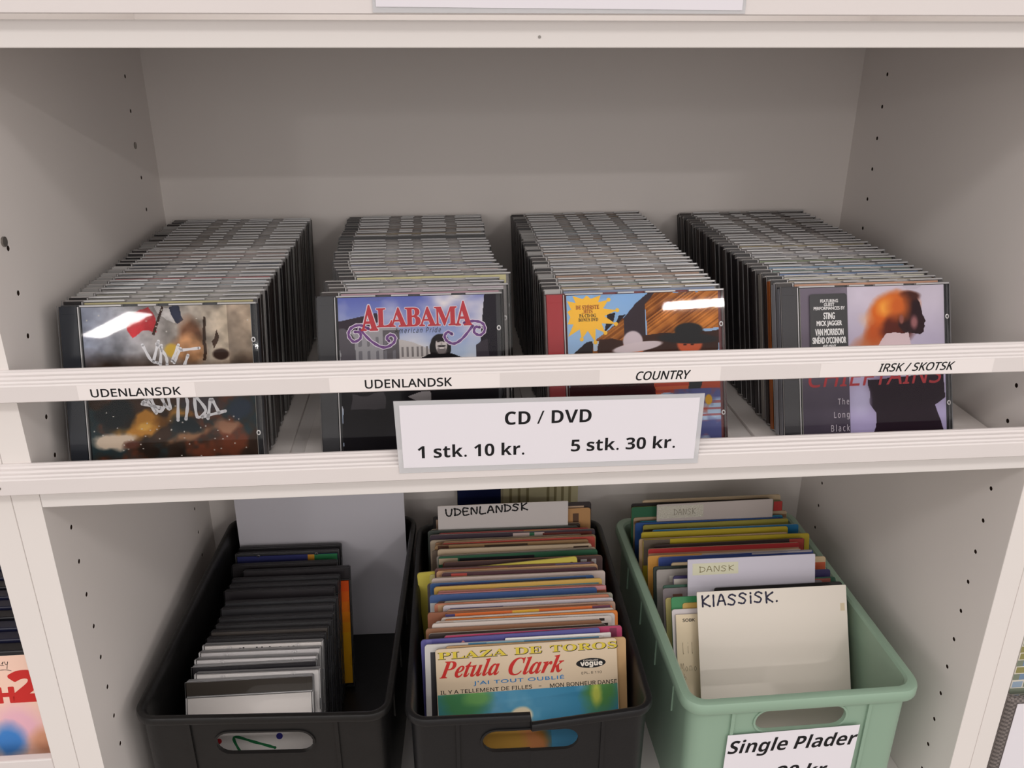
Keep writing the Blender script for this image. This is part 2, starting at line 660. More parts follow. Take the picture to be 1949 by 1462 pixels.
# neighbour on the window side: its panel, shelf, rail
nb = empty('bookcase', W(-420, 190, -1050))
tag(nb, 'neighbouring white bookcase holding the dark row of DVD cases', 'bookcase')
wpanel(-39.3, -19.8, nb, [])
wpanel(-800, -780.5, nb, [])
b = B(); b.box(-780, -39.5, DEPTH, DEPTH + 4, -1050, 560); wlink('back_panel', b, WHITE_IN, nb)
for z1 in (-356, 60):
    b = B(); b.box(-780, -39.4, 0.4, DEPTH, z1 - 16, z1); wlink('shelf', b, WHITE, nb, bev=0.6)
for dz in (0, -70.3, 239.8):
    b = B(); b.prism_x(rail_profile(dz), -800, -19.75); wlink('front_rail', b, PAINT, nb)
b = B(); b.box(-780, -39.4, -0.6, 7, -356, -249); wlink('front_lip', b, PAINT, nb, bev=1.2)
nb2 = empty('bookcase', W(1170, 190, -1050))
tag(nb2, 'neighbouring white bookcase holding the grey woven storage basket', 'bookcase')
wpanel(767.6, 784.8, nb2, [])
wpanel(1540, 1560, nb2, [])
b = B(); b.box(785, 1540, DEPTH, DEPTH + 4, -1050, 560); wlink('back_panel', b, WHITE_IN, nb2)
for dz in (0, -70.3, 239.8):
    b = B(); b.prism_x(rail_profile(dz), 767.45, 1560); wlink('front_rail', b, PAINT, nb2)
for z1 in (-470, 60):
    b = B(); b.box(785, 1540, 0.4, DEPTH, z1 - 16, z1); wlink('shelf', b, WHITE, nb2, bev=0.6)

# ------------------------------------------------------------------ shelf labels and price signs
TAPE = mat('label_tape', (236, 229, 227), 0.4, 0.5)


def label_strip(txt, xa, xb, ta, tb, za, zb, shear, lab, slope=0.0):
    r = empty('shelf_label', W(xa, -12, 74.4))
    tag(r, lab, 'label', 'category labels on the upper rail')
    b = B(); b.box(0, xb - xa, -0.15, -0.02, 0.4, 10.9)
    link('tape', b.mesh('tape'), TAPE, r)
    me = text_mesh(txt, ta - xa, tb - xa, za - 74.4, zb - 74.4, F_SANS, 0.03, shear, y=-0.22)
    link('lettering', me, INK, r)
    return r


label_strip('UDENLANSDK', 46.7, 123.4, 55.0, 113.6, 76.6, 82.4, 0.0, 'category label on the upper rail reading UDENLANSDK')
label_strip('UDENLANDSK', 213, 330, 237.2, 296.6, 76.9, 83.2, 0.0, 'category label on the upper rail reading UDENLANDSK')
label_strip('COUNTRY', 400, 487, 426.2, 465.2, 76.9, 83.4, 0.22, 'category label on the upper rail reading COUNTRY')
label_strip('IRSK / SKOTSK', 560, 690, 603.5, 660.2, 77.6, 83.9, 0.22, 'category label on the upper rail reading IRSK / SKOTSK')

sg = empty('price_sign', W(366, -12, 10))
tag(sg, 'laminated price sign CD / DVD 1 stk. 10 kr. on the lower rail', 'sign')
x0s, z0s = 366, 10
quad = [(257.3, 10.3), (476.2, 9.4), (476.8, 65.3), (255.7, 66.8)]
pq = [(260.6, 14.6), (472.8, 13.4), (473.4, 62.4), (259.6, 63.6)]
b = B(); b.prism_y([(x - x0s, z - z0s) for x, z in quad], -0.9, -0.2); link('laminate', b.mesh('laminate'), FILM, sg)
b = B(); b.prism_y([(x - x0s, z - z0s) for x, z in pq], -1.15, -0.92); link('paper', b.mesh('paper'), PAPER, sg)
mes = [text_mesh(sans_bold('CD / DVD'), 333.4 - x0s, 395.4 - x0s, 46.0 - z0s, 56.4 - z0s, F_SANS, 0.0, 0, -1.25),
       text_mesh(sans_bold('1 stk. 10 kr.'), 271.1 - x0s, 347.4 - x0s, 21.8 - z0s, 32.2 - z0s, F_SANS, 0.0, 0, -1.25),
       text_mesh(sans_bold('5 stk. 30 kr.'), 381.3 - x0s, 457.9 - x0s, 22.8 - z0s, 33.0 - z0s, F_SANS, 0.0, 0, -1.25)]
link('lettering', join_meshes('lettering', mes), INK, sg)

sg = empty('sign', W(368, -12, 315))
tag(sg, 'white paper in a plastic sleeve on the topmost rail', 'sign')
b = B(); b.box(-111.5, 111, -0.9, -0.2, -0.3, 60); link('sleeve', b.mesh('sleeve'), FILM, sg)
b = B()
b.prism_y([(-109.5, 2.9), (109, 1.6), (109, 58), (-109.5, 58)], -1.15, -0.92); link('paper', b.mesh('paper'), PAPER, sg)

# ------------------------------------------------------------------ CD cases
ORD = ['', 'first', 'second', 'third', 'fourth', 'fifth', 'sixth', 'seventh', 'eighth', 'ninth', 'tenth', 'eleventh', 'twelfth', 'thirteenth', 'fourteenth', 'fifteenth', 'sixteenth', 'seventeenth', 'eighteenth', 'nineteenth', 'twentieth']
ORD += ['twenty-' + w for w in ORD[1:10]] + ['thirtieth'] + ['thirty-' + w for w in ORD[1:10]] + ['fortieth'] + ['forty-' + w for w in ORD[1:10]] + ['fiftieth'] + ['fifty-' + w for w in ORD[1:10]] + ['sixtieth'] + ['sixty-' + w for w in ORD[1:10]]
NAMES = {'black': (25, 25, 27), 'charcoal': (62, 60, 62), 'dark grey': (95, 93, 92), 'grey': (130, 128, 127), 'pale grey': (172, 170, 168), 'white': (225, 222, 220), 'cream': (214, 200, 165), 'tan': (180, 150, 115), 'taupe': (148, 136, 126),
         'brown': (120, 82, 58), 'dark brown': (70, 50, 42), 'pink': (202, 140, 140), 'red': (178, 50, 48), 'orange': (212, 115, 45), 'peach': (212, 165, 135), 'yellow': (212, 190, 65), 'pale yellow': (205, 195, 140), 'mustard': (190, 150, 70), 'olive': (145, 140, 75),
         'green': (60, 130, 80), 'dark green': (35, 70, 52), 'grey green': (135, 148, 138), 'teal': (70, 130, 140), 'blue': (60, 95, 160), 'pale blue': (130, 158, 192), 'steel blue': (105, 125, 148), 'navy': (38, 42, 85), 'purple': (85, 70, 140), 'lilac': (190, 182, 205), 'magenta': (180, 60, 100)}


def cname(c):
    return min(NAMES, key=lambda k: sum((a - b) ** 2 for a, b in zip(NAMES[k], c)))


def proto_mesh(bld, name, bev=0.0, mats=()):
    o = link(name, bld.mesh(name), list(mats))
    if bev:
        md = o.modifiers.new('b', 'BEVEL')
        md.width = bev * MM; md.segments = 2; md.limit_method = 'ANGLE'
        bpy.context.view_layer.update()
        me = bpy.data.meshes.new_from_object(o.evaluated_get(bpy.context.evaluated_depsgraph_get()))
    else:
        me = o.data
    bpy.data.objects.remove(o)
    me.name = name
    return me


def jewel_meshes():
    r = {}
    b = B()
    b.box(0, 142, 0, 1.2, 0.3, 124.7, mi=[0, 1, 0, 1, 1, 1])
    del b.f[2], b.mi[2], b.c[2]
    for za, zb in ((123.5, 124.7), (0.3, 1.5)):
        for xa, xb in ((15.5, 45), (57, 70), (79, 103), (114, 142)):
            b.box(xa, xb, 1.2, 4.6, za, zb, mi=1)
    b.box(13.9, 14.6, 1.2, 3.4, 1.5, 123.5, mi=1)
    b.box(139.6, 142, 1.2, 4.4, 1.5, 123.5, mi=0)
    # half-moon booklet tabs and the small round dimples of the lid
    for xc in (45, 110):
        for zt, sg_ in ((123.4, -1), (1.6, 1)):
            pts = [(xc + 8 * math.cos(a), zt + sg_ * 3.6 * math.sin(a)) for a in np.linspace(0, math.pi, 10)]
            if sg_ < 0:
                pts = pts
            b.prism_y(pts if sg_ > 0 else pts[::-1], 1.25, 1.55, mi=0)
    for zc in (97, 27):
        n = 14
        ring = [(138.9 + 1.6 * math.cos(2 * math.pi * k / n), zc + 2.0 * math.sin(2 * math.pi * k / n)) for k in range(n)]
        ri = [(138.9 + 0.8 * math.cos(2 * math.pi * k / n), zc + 1.1 * math.sin(2 * math.pi * k / n)) for k in range(n)]
        for k in range(n):
            j = (k + 1) % n
            b.face([(ring[k][0], -0.05, ring[k][1]), (ring[j][0], -0.05, ring[j][1]), (ri[j][0], -0.25, ri[j][1]), (ri[k][0], -0.25, ri[k][1])], 1)
    r['lid'] = proto_mesh(b, 'lid', 0, (CLEAR, CASE_EDGE))
    b = B()
    b.box(0.7, 141.3, 5.0, 10.0, 0.2, 124.8)
    r['tray'] = proto_mesh(b, 'tray', 0.5, (CASE_EDGE,))
    b = B()
    b.box(0.9, 13.2, 1.4, 5.0, 1.2, 123.8)
    for zz in (6, 118):
        b.box(2, 12, 1.25, 1.4, zz - 0.4, zz + 0.4)
    r['hinge_strip'] = proto_mesh(b, 'hinge_strip', 0.4, (SATINBLK,))
    b = B(); b.box(15.8, 138.2, 1.6, 3.4, 2.0, 122.6)
    r['booklet'] = proto_mesh(b, 'booklet', 0, (PAPER,))
    b = B(); b.box(0.05, 0.7, 4.4, 10.1, 1.5, 123.4)
    r['spine'] = proto_mesh(b, 'spine', 0, (SATINBLK,))
    b = B(); b.box(141.3, 141.95, 4.4, 10.1, 1.5, 123.4)
    r['spine.2'] = proto_mesh(b, 'spine', 0, (SATINBLK,))
    return r


JM = jewel_meshes()


def omat(o, m, i=0):
    o.material_slots[i].link = 'OBJECT'
    o.material_slots[i].material = m


def cd_case(loc, rot, tray, hinge, book, spine, booklet_mesh=None, meshes=None, scale=1.0, mats=None):
    jm = meshes or JM
    r = empty('cd_case', loc, rot)
    link('lid', jm['lid'], None, r)
    for nm, c in (('tray', tray), ('hinge_strip', hinge), ('spine', spine), ('spine.2', spine)):
        o = link(nm.split('.')[0], jm[nm], None, r)
        omat(o, c if isinstance(c, bpy.types.Material) else mcol(c, 0.38, 0.3))
    if booklet_mesh is not None:
        link('booklet', booklet_mesh, GLOSSPRINT, r)
    else:
        o = link('booklet', jm['booklet'], None, r)
        omat(o, mcol(book, 0.45, 0.35, 'paper'))
    return r


def crop(sc, x0, y0, x1, w_mm=120.0):
    """maps a detail's place on a printed cover (measured on enlargements) to 0..1 across and down"""
    k = (x1 - x0)
    return lambda *p: [((p[i] - x0) / k, (p[i + 1] - y0) / k) for i in range(0, len(p), 2)]


BW, BX, BZ = 121.0, 16.4, 2.0       # booklet width and lower left corner inside the case
BY = 1.58


def cover_smoke():
    a = Art(BW, BW, 0.55, (165, 152, 140))
    f = crop(1, 195, 545, 1135)
    g = a.fbm(4, 1)
    a.a = np.array((128, 134, 150.)) * (1 - a.X[..., None]) + np.array((205, 186, 160.)) * a.X[..., None]
    a.a *= (0.72 + 0.55 * g)[..., None]
    a.mix((a.X > .86) * 0.5, (110, 95, 85))
    a.poly(f(445, 600, 520, 560, 565, 548, 590, 600, 612, 690, 575, 685, 520, 700, 470, 715, 435, 670), (176, 52, 58), .03)
    a.poly(f(595, 545, 690, 545, 700, 600, 720, 640, 660, 640, 610, 600), (205, 200, 198), .04)
    a.poly(f(672, 545, 740, 548, 765, 620, 730, 645, 690, 600), (48, 52, 70), .03)
    a.poly(f(640, 545, 652, 552, 590, 712, 576, 705), (60, 42, 34), 0)
    a.ell(*f(790, 720)[0], .075, .12, (120, 82, 60), .5, .5, 4)
    a.ell(*f(770, 800)[0], .10, .09, (188, 140, 100), .5, .5, 6)
    a.poly(f(868, 610, 884, 615, 870, 860, 852, 860), (70, 52, 42), .01)
    a.poly(f(905, 750, 945, 690, 948, 720, 915, 800), (70, 52, 42), .02)
    a.mix((a.Z - 0.285 + (g - .5) * .25) * 9, (58, 44, 36))
    a.mottled(.9, 10, 5)
    a.ell(*f(680, 800)[0], .045, .04, (205, 170, 70), .4, .6, 9)
    a.ell(*f(955, 830)[0], .05, .035, (60, 44, 38), .3, .4, 2)
    d = (a.fbm(7, 22) - .52) * 6
    a.mix((a.Z > .5) * d, (44, 58, 62))
    a.mix((a.Z > .45) * (a.fbm(8, 40) - .56) * 6, (112, 62, 44))
    a.ell(*f(540, 1225)[0], .17, .06, (184, 130, 58), .6, 2.2, 11, -.25)
    a.ell(*f(500, 1240)[0], .05, .03, (216, 168, 84), .6, 1.6, 19, -.3)
    a.ell(*f(600, 1215)[0], .06, .06, (112, 74, 34), .6, 2.0, 15, -.4)
    a.ell(*f(320, 1325)[0], .10, .04, (206, 188, 168), .6, 1.8, 12, -.1)
    a.ell(*f(420, 1345)[0], .06, .03, (96, 60, 50), .6, 1.8, 33, -.1)
    a.ell(*f(800, 1285)[0], .17, .035, (146, 108, 80), .6, 2.0, 13, -.3)
    a.ell(*f(985, 1250)[0], .07, .04, (158, 116, 92), .6, 2.0, 14)
    a.ell(*f(720, 1230)[0], .09, .05, (38, 46, 50), .6, 2.2, 51)
    a.ell(*f(860, 1120)[0], .12, .06, (70, 64, 68), .7, 2.2, 52)
    a.ell(*f(320, 1130)[0], .09, .09, (40, 44, 46), .7, 2.4, 53)
    a.ell(*f(1050, 1120)[0], .07, .08, (52, 62, 76), .7, 2.2, 54)
    rs = np.random.default_rng(3)
    for q in range(60):  # pale specks painted into the print as glints on the lid
        a.ell(rs.uniform(.02, .98), rs.choice([rs.uniform(.66, .95), rs.uniform(.02, .16)], p=[.7, .3]) if q % 3 else rs.uniform(.55, .95), .0045, .0035, (206, 200, 192), .6, 0)
    m = a.mesh('booklet', BY, BX, BZ)
    return add_slab(m, BW, BW, 1.8, BY, BX, BZ)


def cover_street():
    a = Art(BW, BW, 0.55, (150, 160, 200))
    f = crop(1, 180, 510, 1090)
    g = a.fbm(3, 3, 1.6)
    t = np.clip(a.Z / .35, 0, 1)[..., None]
    a.a = np.array((98, 108, 178.)) * (1 - t) + np.array((180, 196, 220.)) * t
    a.mix((g - .42) * 4 * (1 - abs(a.X - .5) * .8), (232, 226, 224))
    a.poly(f(180, 645, 280, 625, 400, 600, 415, 650, 300, 700, 180, 720), (58, 50, 58))
    a.poly(f(180, 715, 300, 695, 420, 660, 520, 690, 520, 1000, 180, 1000), (158, 156, 160))
    a.poly(f(180, 690, 215, 685, 265, 740, 270, 900, 180, 900), (92, 88, 94), .02)
    a.poly(f(430, 700, 525, 700, 525, 920, 430, 920), (98, 94, 98))
    a.poly(f(520, 755, 600, 775, 700, 820, 690, 960, 520, 960), (196, 190, 188))
    for x in range(290, 520, 48):
        a.poly(f(x, 740, x + 18, 738, x + 18, 790, x, 792), (120, 118, 124))
        a.poly(f(x, 820, x + 18, 818, x + 18, 870, x, 872), (120, 118, 124))
    for x in range(535, 690, 28):
        a.poly(f(x, 800, x + 12, 802, x + 12, 860, x, 860), (130, 124, 124))
    a.poly(f(1022, 510, 1090, 510, 1090, 1000, 980, 1000, 990, 800), (38, 34, 42))
    a.poly(f(965, 800, 1030, 760, 1060, 1000, 965, 1000), (64, 58, 66), .01)
    a.poly(f(180, 930, 1090, 930, 1090, 1420, 180, 1420), (26, 24, 28), .02)
    a.ell(*f(757, 788)[0], .060, .060, (30, 26, 28), .10, .2, 3)
    a.ell(*f(725, 815)[0], .032, .055, (30, 26, 28), .12, .2, 4)
    a.ell(*f(795, 815)[0], .028, .050, (30, 26, 28), .12, .2, 5)
    a.ell(*f(764, 797)[0], .037, .056, (212, 204, 200), .10, 0)
    a.ell(*f(762, 757)[0], .040, .020, (34, 30, 32), .25, .25, 8)
    a.ell(*f(766, 830)[0], .030, .026, (120, 112, 112), .5, 0)
    a.ell(*f(766, 802)[0], .026, .007, (44, 38, 40), .4, 0)
    a.ell(*f(766, 813)[0], .017, .006, (236, 228, 224), .4, 0)
    a.ell(*f(765, 790)[0], .006, .010, (170, 160, 158), .8, 0)
    for sx in (747, 783):
        a.ell(*f(sx, 776)[0], .010, .004, (54, 46, 48), .5, 0)
        a.ell(*f(sx, 768)[0], .013, .0025, (60, 52, 54), .5, 0)
    a.poly(f(640, 870, 700, 845, 830, 845, 900, 880, 900, 940, 640, 940), (24, 22, 25), .01)
    a.poly(f(640, 1060, 690, 1060, 690, 1110, 640, 1130, 560, 1095), (150, 145, 146), .02)
    a.poly(f(240, 1075, 420, 1060, 440, 1150, 230, 1160), (72, 68, 72), .03)
    m = a.mesh('booklet', BY, BX, BZ)
    return add_slab(m, BW, BW, 1.8, BY, BX, BZ)


def cover_barn():
    a = Art(BW, BW, 0.55, (160, 196, 230))
    f = crop(1, 378, 572, 1302)
    a.a = np.array((142, 182, 226.)) * (1 - a.Z[..., None]) + np.array((196, 214, 232.)) * a.Z[..., None]
    # planks
    st = a.noise(5, 60, 4)
    u = a.X * .86 + a.Z * 1.35
    v = a.Z * 1.35 + a.X * .9
    r = np.random.default_rng(5)
    tab = r.random(160)
    pl = tab[np.clip((v * 70).astype(int), 0, 159)] * .6 + .4 * a.noise(20, 20, 8)
    wood = np.array((92, 48, 22.)) * (1 - pl[..., None]) + np.array((232, 150, 72.)) * pl[..., None]

    def region(pts, tintc=None, k=1.0):
        base = a.a.copy()
        a.poly(pts, (1, 2, 3), .006)
        msk = (np.abs(a.a - np.array((1, 2, 3.))).sum(-1) < 5)
        a.a = np.where(msk[..., None], wood * k, base)
    a.poly(f(795, 630, 870, 572, 960, 572, 850, 640, 852, 850, 560, 900, 640, 770, 720, 715), (62, 52, 58))
    region(f(850, 640, 915, 572, 1302, 572, 1302, 790, 1180, 800, 862, 840))
    region(f(415, 930, 560, 830, 720, 715, 722, 900, 700, 960, 420, 960), k=.92)
    a.poly(f(400, 925, 490, 850, 530, 845, 525, 930), (48, 40, 40))
    a.poly(f(527, 845, 565, 845, 570, 905, 530, 905), (190, 208, 226))
    for q in ((620, 690, 670, 680, 655, 745, 600, 800), (690, 700, 735, 695, 660, 770)):
        a.poly(f(*q), (46, 40, 46))
    a.poly(f(560, 850, 1302, 800, 1302, 960, 560, 960), (66, 44, 38), .03)
    # hat and head of the first rider, dark hat and face of the second
    a.ell(*f(770, 900)[0], .07, .06, (206, 110, 62), .2, .1)
    a.ell(*f(770, 855)[0], .065, .065, (214, 200, 206), .15, .1)
    a.ell(*f(800, 890)[0], .165, .03, (222, 208, 212), .15, .08, 2, -.12)
    a.ell(*f(1120, 880)[0], .085, .07, (206, 100, 66), .2, .05)
    a.ell(*f(1115, 800)[0], .095, .045, (44, 44, 46), .2, .1)
    a.ell(*f(1110, 850)[0], .205, .035, (46, 46, 48), .2, .08, 7, .06)
    for sx in (1090, 1135):
        a.ell(*f(sx, 888)[0], .012, .006, (70, 36, 30), .5, 0)
    a.poly(f(378, 930, 900, 930, 900, 1420, 378, 1420), (62, 22, 28), .02)
    a.mix((a.Z > .5) * (a.X < .55) * (a.fbm(6, 31) - .5) * 4, (28, 20, 24))
    a.poly(f(905, 930, 1120, 930, 1115, 1180, 890, 1180), (205, 100, 62), .03)
    a.mix((a.Z > .57) * (a.X > .56) * (np.sin(a.Z * 150) > .3) * .6, (170, 52, 46))
    a.poly(f(1110, 1080, 1195, 1080, 1190, 1180, 1110, 1180), (52, 56, 58), .02)
    a.poly(f(1190, 1080, 1302, 1080, 1302, 1180, 1195, 1180), (178, 82, 60), .04)
    a.mix((a.Z > .63) * (a.X > .5) * np.clip((a.fbm(9, 61) - .4) * 5, 0, 1), (92, 98, 150))
    a.mix((a.Z > .63) * (a.X > .5) * np.clip((a.fbm(9, 71) - .55) * 6, 0, 1), (196, 84, 58))
    a.ell(*f(1228, 1225)[0], .025, .035, (222, 168, 48), .3, .3)
    m = a.mesh('booklet', BY, BX, BZ)
    return add_slab(m, BW, BW, 1.8, BY, BX, BZ)


def cover_profile():
    a = Art(BW, BW, 0.55, (200, 190, 208))
    f = crop(1, 835, 520, 1705)
    t = np.clip((a.Z - .1) / .9, 0, 1)[..., None]
    a.a = np.array((205, 196, 210.)) * (1 - t) + np.array((176, 166, 206.)) * t
    a.mottled(.12, 5, 3)
    a.ell(*f(1285, 730)[0], .10, .05, (222, 190, 170), .9, .6, 2, .3)
    a.ell(*f(1260, 830)[0], .13, .06, (200, 120, 78), .9, .8, 3, -.5)
    a.ell(*f(1340, 770)[0], .12, .11, (196, 92, 40), .5, .7, 7, -.5)
    a.ell(*f(1400, 660)[0], .17, .115, (212, 104, 36), .4, .45, 8, -.25)
    a.ell(*f(1380, 640)[0], .09, .06, (242, 168, 70), .8, .6, 9, -.3)
    a.ell(*f(1410, 770)[0], .12, .10, (92, 36, 26), .5, .5, 14, -.4)
    a.ell(*f(1488, 690)[0], .085, .125, (48, 24, 28), .14, .2, 5, .1)
    a.poly(f(1500, 600, 1540, 596, 1556, 622, 1566, 660, 1570, 690, 1591, 733, 1578, 744, 1584, 762, 1575, 774, 1578, 790, 1556, 806, 1500, 800), (42, 20, 26), .006)
    a.ell(*f(1490, 580)[0], .075, .035, (70, 34, 28), .5, .7, 9, .15)
    a.ell(*f(1425, 640)[0], .075, .085, (206, 104, 42), 1.0, .5, 18)
    a.ell(*f(1443, 715)[0], .016, .03, (150, 92, 82), .5, 0)
    a.ell(*f(1520, 735)[0], .024, .042, (158, 104, 106), .9, .2, 4)
    a.poly(f(1350, 800, 1480, 790, 1500, 870, 1540, 960, 1280, 960, 1300, 860), (226, 204, 208), .02)
    a.ell(*f(1330, 1090)[0], .12, .08, (142, 128, 158), .6, .4)
    a.poly(f(1230, 1060, 1690, 1030, 1705, 1180, 1640, 1215, 1700, 1420, 1250, 1420, 1280, 1260, 1235, 1190), (40, 26, 38), .02)
    a.ell(*f(1180, 1180)[0], .07, .1, (196, 190, 220), .8, .5)
    a.poly(f(835, 520, 1118, 520, 1118, 1420, 835, 1420), (120, 110, 124), 0)
    tt = np.clip((a.X < .325) * 1.0, 0, 1)
    a.mix(tt * np.clip(a.Z * 1.5 - .35, 0, 1), (74, 66, 80))
    a.mix((a.X < .325) * (a.fbm(3, 8) - .4) * .6, (150, 142, 152))
    m = a.mesh('booklet', BY, BX, BZ)
    return add_slab(m, BW, BW, 1.8, BY, BX, BZ)


def cmm(f_, x, y):
    """cover fraction to case millimetres"""
    (u, v), = f_(x, y)
    return BX + u * BW, BZ + BW - v * BW


ROWS = [  # x,y of the front case, x,y of the last one, lean, turn
    dict(xf=12.5, yf=26.2, xb=14.8, yb=322.5, t=0.27, rz=-0.008, name='the smoky flag cover', group='CDs behind the UDENLANSDK label',
         cols=[(198, 188, 140), (148, 146, 138), (150, 148, 136), (140, 138, 136), (165, 175, 180), (188, 192, 196), (192, 112, 116), (140, 146, 150), (150, 138, 128), (78, 84, 98), (60, 64, 76), (206, 200, 190), (176, 150, 146), (150, 130, 124), (172, 160, 152), (150, 160, 168), (120, 112, 106), (165, 152, 140), (140, 128, 112), (126, 112, 96), (130, 120, 112), (150, 140, 130), (120, 104, 96), (126, 120, 104), (140, 132, 124), (120, 108, 92), (128, 118, 110)]),
    dict(xf=196.3, yf=33.8, xb=196.4, yb=325.0, t=0.33, rz=0.01, name='the ALABAMA cover', group='CDs behind the UDENLANDSK label',
         cols=[(200, 160, 172), (192, 180, 186), (178, 180, 186), (112, 118, 122), (205, 198, 150), (122, 126, 130), (192, 168, 164), (150, 150, 148), (130, 132, 150), (196, 172, 112), (150, 140, 148), (140, 142, 128), (128, 132, 138), (146, 150, 156), (172, 170, 166), (150, 140, 136), (158, 152, 150), (22, 22, 24), (150, 148, 146), (138, 124, 100), (126, 112, 96), (132, 116, 106), (128, 112, 100), (120, 106, 100), (124, 110, 108), (128, 122, 118), (130, 120, 116)]),
    dict(xf=372.5, yf=25.9, xb=371.6, yb=325.0, t=0.35, rz=0.035, name='the yellow starburst cover', group='CDs behind the COUNTRY label',
         cols=[(136, 150, 178), (178, 160, 128), (148, 164, 158), (172, 152, 140), (172, 140, 120), (160, 148, 140), (152, 142, 136), (188, 192, 200), (160, 152, 148), (172, 160, 150), (150, 142, 138), (176, 150, 132), (160, 158, 158), (190, 172, 150), (160, 168, 178), (178, 182, 186), (150, 120, 96), (140, 130, 122), (172, 182, 192), (140, 148, 150), (150, 152, 150), (152, 132, 108), (136, 128, 122), (150, 142, 138), (130, 138, 142), (142, 120, 90), (128, 112, 98)]),
    dict(xf=561.1, yf=31.5, xb=555.2, yb=320.0, t=0.37, rz=0.02, name='the red haired profile cover', group='CDs behind the IRSK / SKOTSK label',
         cols=[(210, 158, 128), (178, 166, 142), (214, 210, 194), (104, 136, 186), (118, 140, 132), (120, 150, 178), (98, 88, 90), (128, 138, 108), (164, 158, 152), (150, 148, 152), (170, 160, 158), (152, 142, 146), (160, 146, 112), (130, 122, 118), (122, 116, 116), (126, 116, 112), (140, 130, 124), (116, 108, 106), (120, 110, 110), (110, 104, 102), (122, 112, 104), (116, 108, 100), (108, 100, 96), (112, 100, 92), (106, 98, 94), (104, 96, 92), (100, 94, 92)]),
]
SPINES = [(24, 22, 24), (34, 30, 32), (46, 40, 40), (30, 26, 28), (60, 54, 52), (22, 20, 22), (40, 34, 34), (52, 44, 42)]
FRONT = [
    dict(book=cover_smoke, tray=(58, 60, 64), hinge=(40, 44, 52), spine=(70, 70, 76), label='CD case in front with smoky flag painting and white brushed lettering VIVA'),
    dict(book=cover_street, tray=(66, 66, 70), hinge=(60, 60, 63), spine=(50, 50, 54), label='CD case in front titled ALABAMA over a black and white street'),
    dict(book=cover_barn, tray=(120, 60, 62), hinge=(164, 44, 50), spine=(140, 130, 130), label='CD case in front with yellow starburst, barn planks and cowboy hats'),
    dict(book=cover_profile, tray=(60, 60, 64), hinge=(52, 50, 54), spine=(120, 120, 126), label='CD case in front with red haired profile and black sticker'),
]
fronts = []
for ri, R in enumerate(ROWS):
    sp = R['yb'] - R['yf']
    N = len(R['cols']) + 1
    pitch = sp / (N - 1)
    for k in range(N):
        u = k / (N - 1)
        x = R['xf'] + (R['xb'] - R['xf']) * u
        y = R['yf'] + sp * u
        if ri == 1:
            x += {0: 0, 1: 2.0, 2: 7.0, 3: 4.5, 4: 1.0, 5: 11, 6: 9.5, 7: 6.0}.get(k, 4.0 * math.exp(-(k - 8) / 5.0)) - (1.5 if k > 8 else 0)
        if k:
            x += rng.uniform(-1.1, 1.1)
        t = R['t']
        dz = -3.8 + 10.2 * math.sin(t) + 0.25 + (rng.uniform(0, 1.0) if k else 0)
        loc = W(x, y, dz)
        rot = (-t, 0, R['rz'] + (rng.uniform(-.004, .004) if k else 0))
        if k == 0:
            F = FRONT[ri]
            r = cd_case(loc, rot, F['tray'], F['hinge'], (200, 200, 200), F['spine'], F['book']())
            tag(r, F['label'], 'cd case', R['group'])
            fronts.append(r)
        else:
            c = R['cols'][k - 1]
            blk = c[0] < 30
            g = int(rng.uniform(138, 182)) if u < .6 else int(rng.uniform(118, 156))
            tray = (24, 24, 26) if blk else (g + 4, g, g - 2)
            hin = SPINES[int(rng.integers(len(SPINES)))] if (ri in (1, 3) or rng.random() < .55) else (g, g - 2, g - 4)
            spn = SPINES[int(rng.integers(len(SPINES)))]
            if ri == 3 and k == 1: spn = (150, 150, 156)
            if ri == 3 and k == 2: spn = (150, 82, 38)
            if ri == 3 and k == 4: spn = (136, 130, 124)
            r = cd_case(loc, rot, tray, hin, c, spn)
            if blk:
                ld_ = [c_ for c_ in r.children if c_.name.startswith('lid')][0]
                omat(ld_, mcol((28, 28, 30), .25, .6), 1)
                omat(ld_, mcol((20, 20, 22), .25, .6), 0)
            tag(r, 'CD case with %s %sedge, %s behind %s' % (cname(c), 'plastic ' if blk else 'cover ', ORD[k], R['name']), 'cd case', R['group'])

# lettering and stickers on the four front covers
YL = -0.12
f = crop(1, 195, 545, 1135)
b = B()
WC = (232, 232, 236)


def brush(fm, strokes, w):
    stroke_ribbons(b, [[cmm(fm, x, y) for x, y in st] for st in strokes], w, BY - .12)


brush(f, [[(520, 765), (560, 850), (600, 870)], [(610, 745), (575, 860)], [(625, 770), (612, 880)], [(600, 760), (645, 830), (650, 880)], [(720, 770), (680, 860)], [(730, 790), (690, 870)], [(735, 800), (835, 790)], [(770, 830), (745, 890)]], 2.4)
brush(f, [[(500, 1095), (560, 1065), (600, 1070)], [(540, 1060), (580, 1150), (620, 1120), (600, 1060)], [(640, 1060), (650, 1140), (620, 1110)], [(700, 1050), (690, 1205)], [(740, 1060), (750, 1110), (735, 1200)], [(790, 1060), (850, 1150), (800, 1190), (790, 1070)], [(880, 1090), (860, 1200)], [(890, 1090), (925, 1170)], [(830, 1190), (960, 1160)], [(495, 1105), (600, 1130)], [(520, 1080), (570, 1160)]], 2.6)
o = link('lettering', b.mesh('lettering', recalc=False), mcol(WC, .5, .3, 'ink'), fronts[0]); o['label'] = 'white brushed lettering'

f = crop(1, 180, 510, 1090)


def fit_text(fm, s, xa, ya, xb, yb, fnt, bold, shear, y, space=1.0):
    (x0, z1), (x1, z0) = cmm(fm, xa, ya), cmm(fm, xb, yb)
    return text_mesh(s, x0, x1, z0, z1, fnt, bold, shear, y, space)


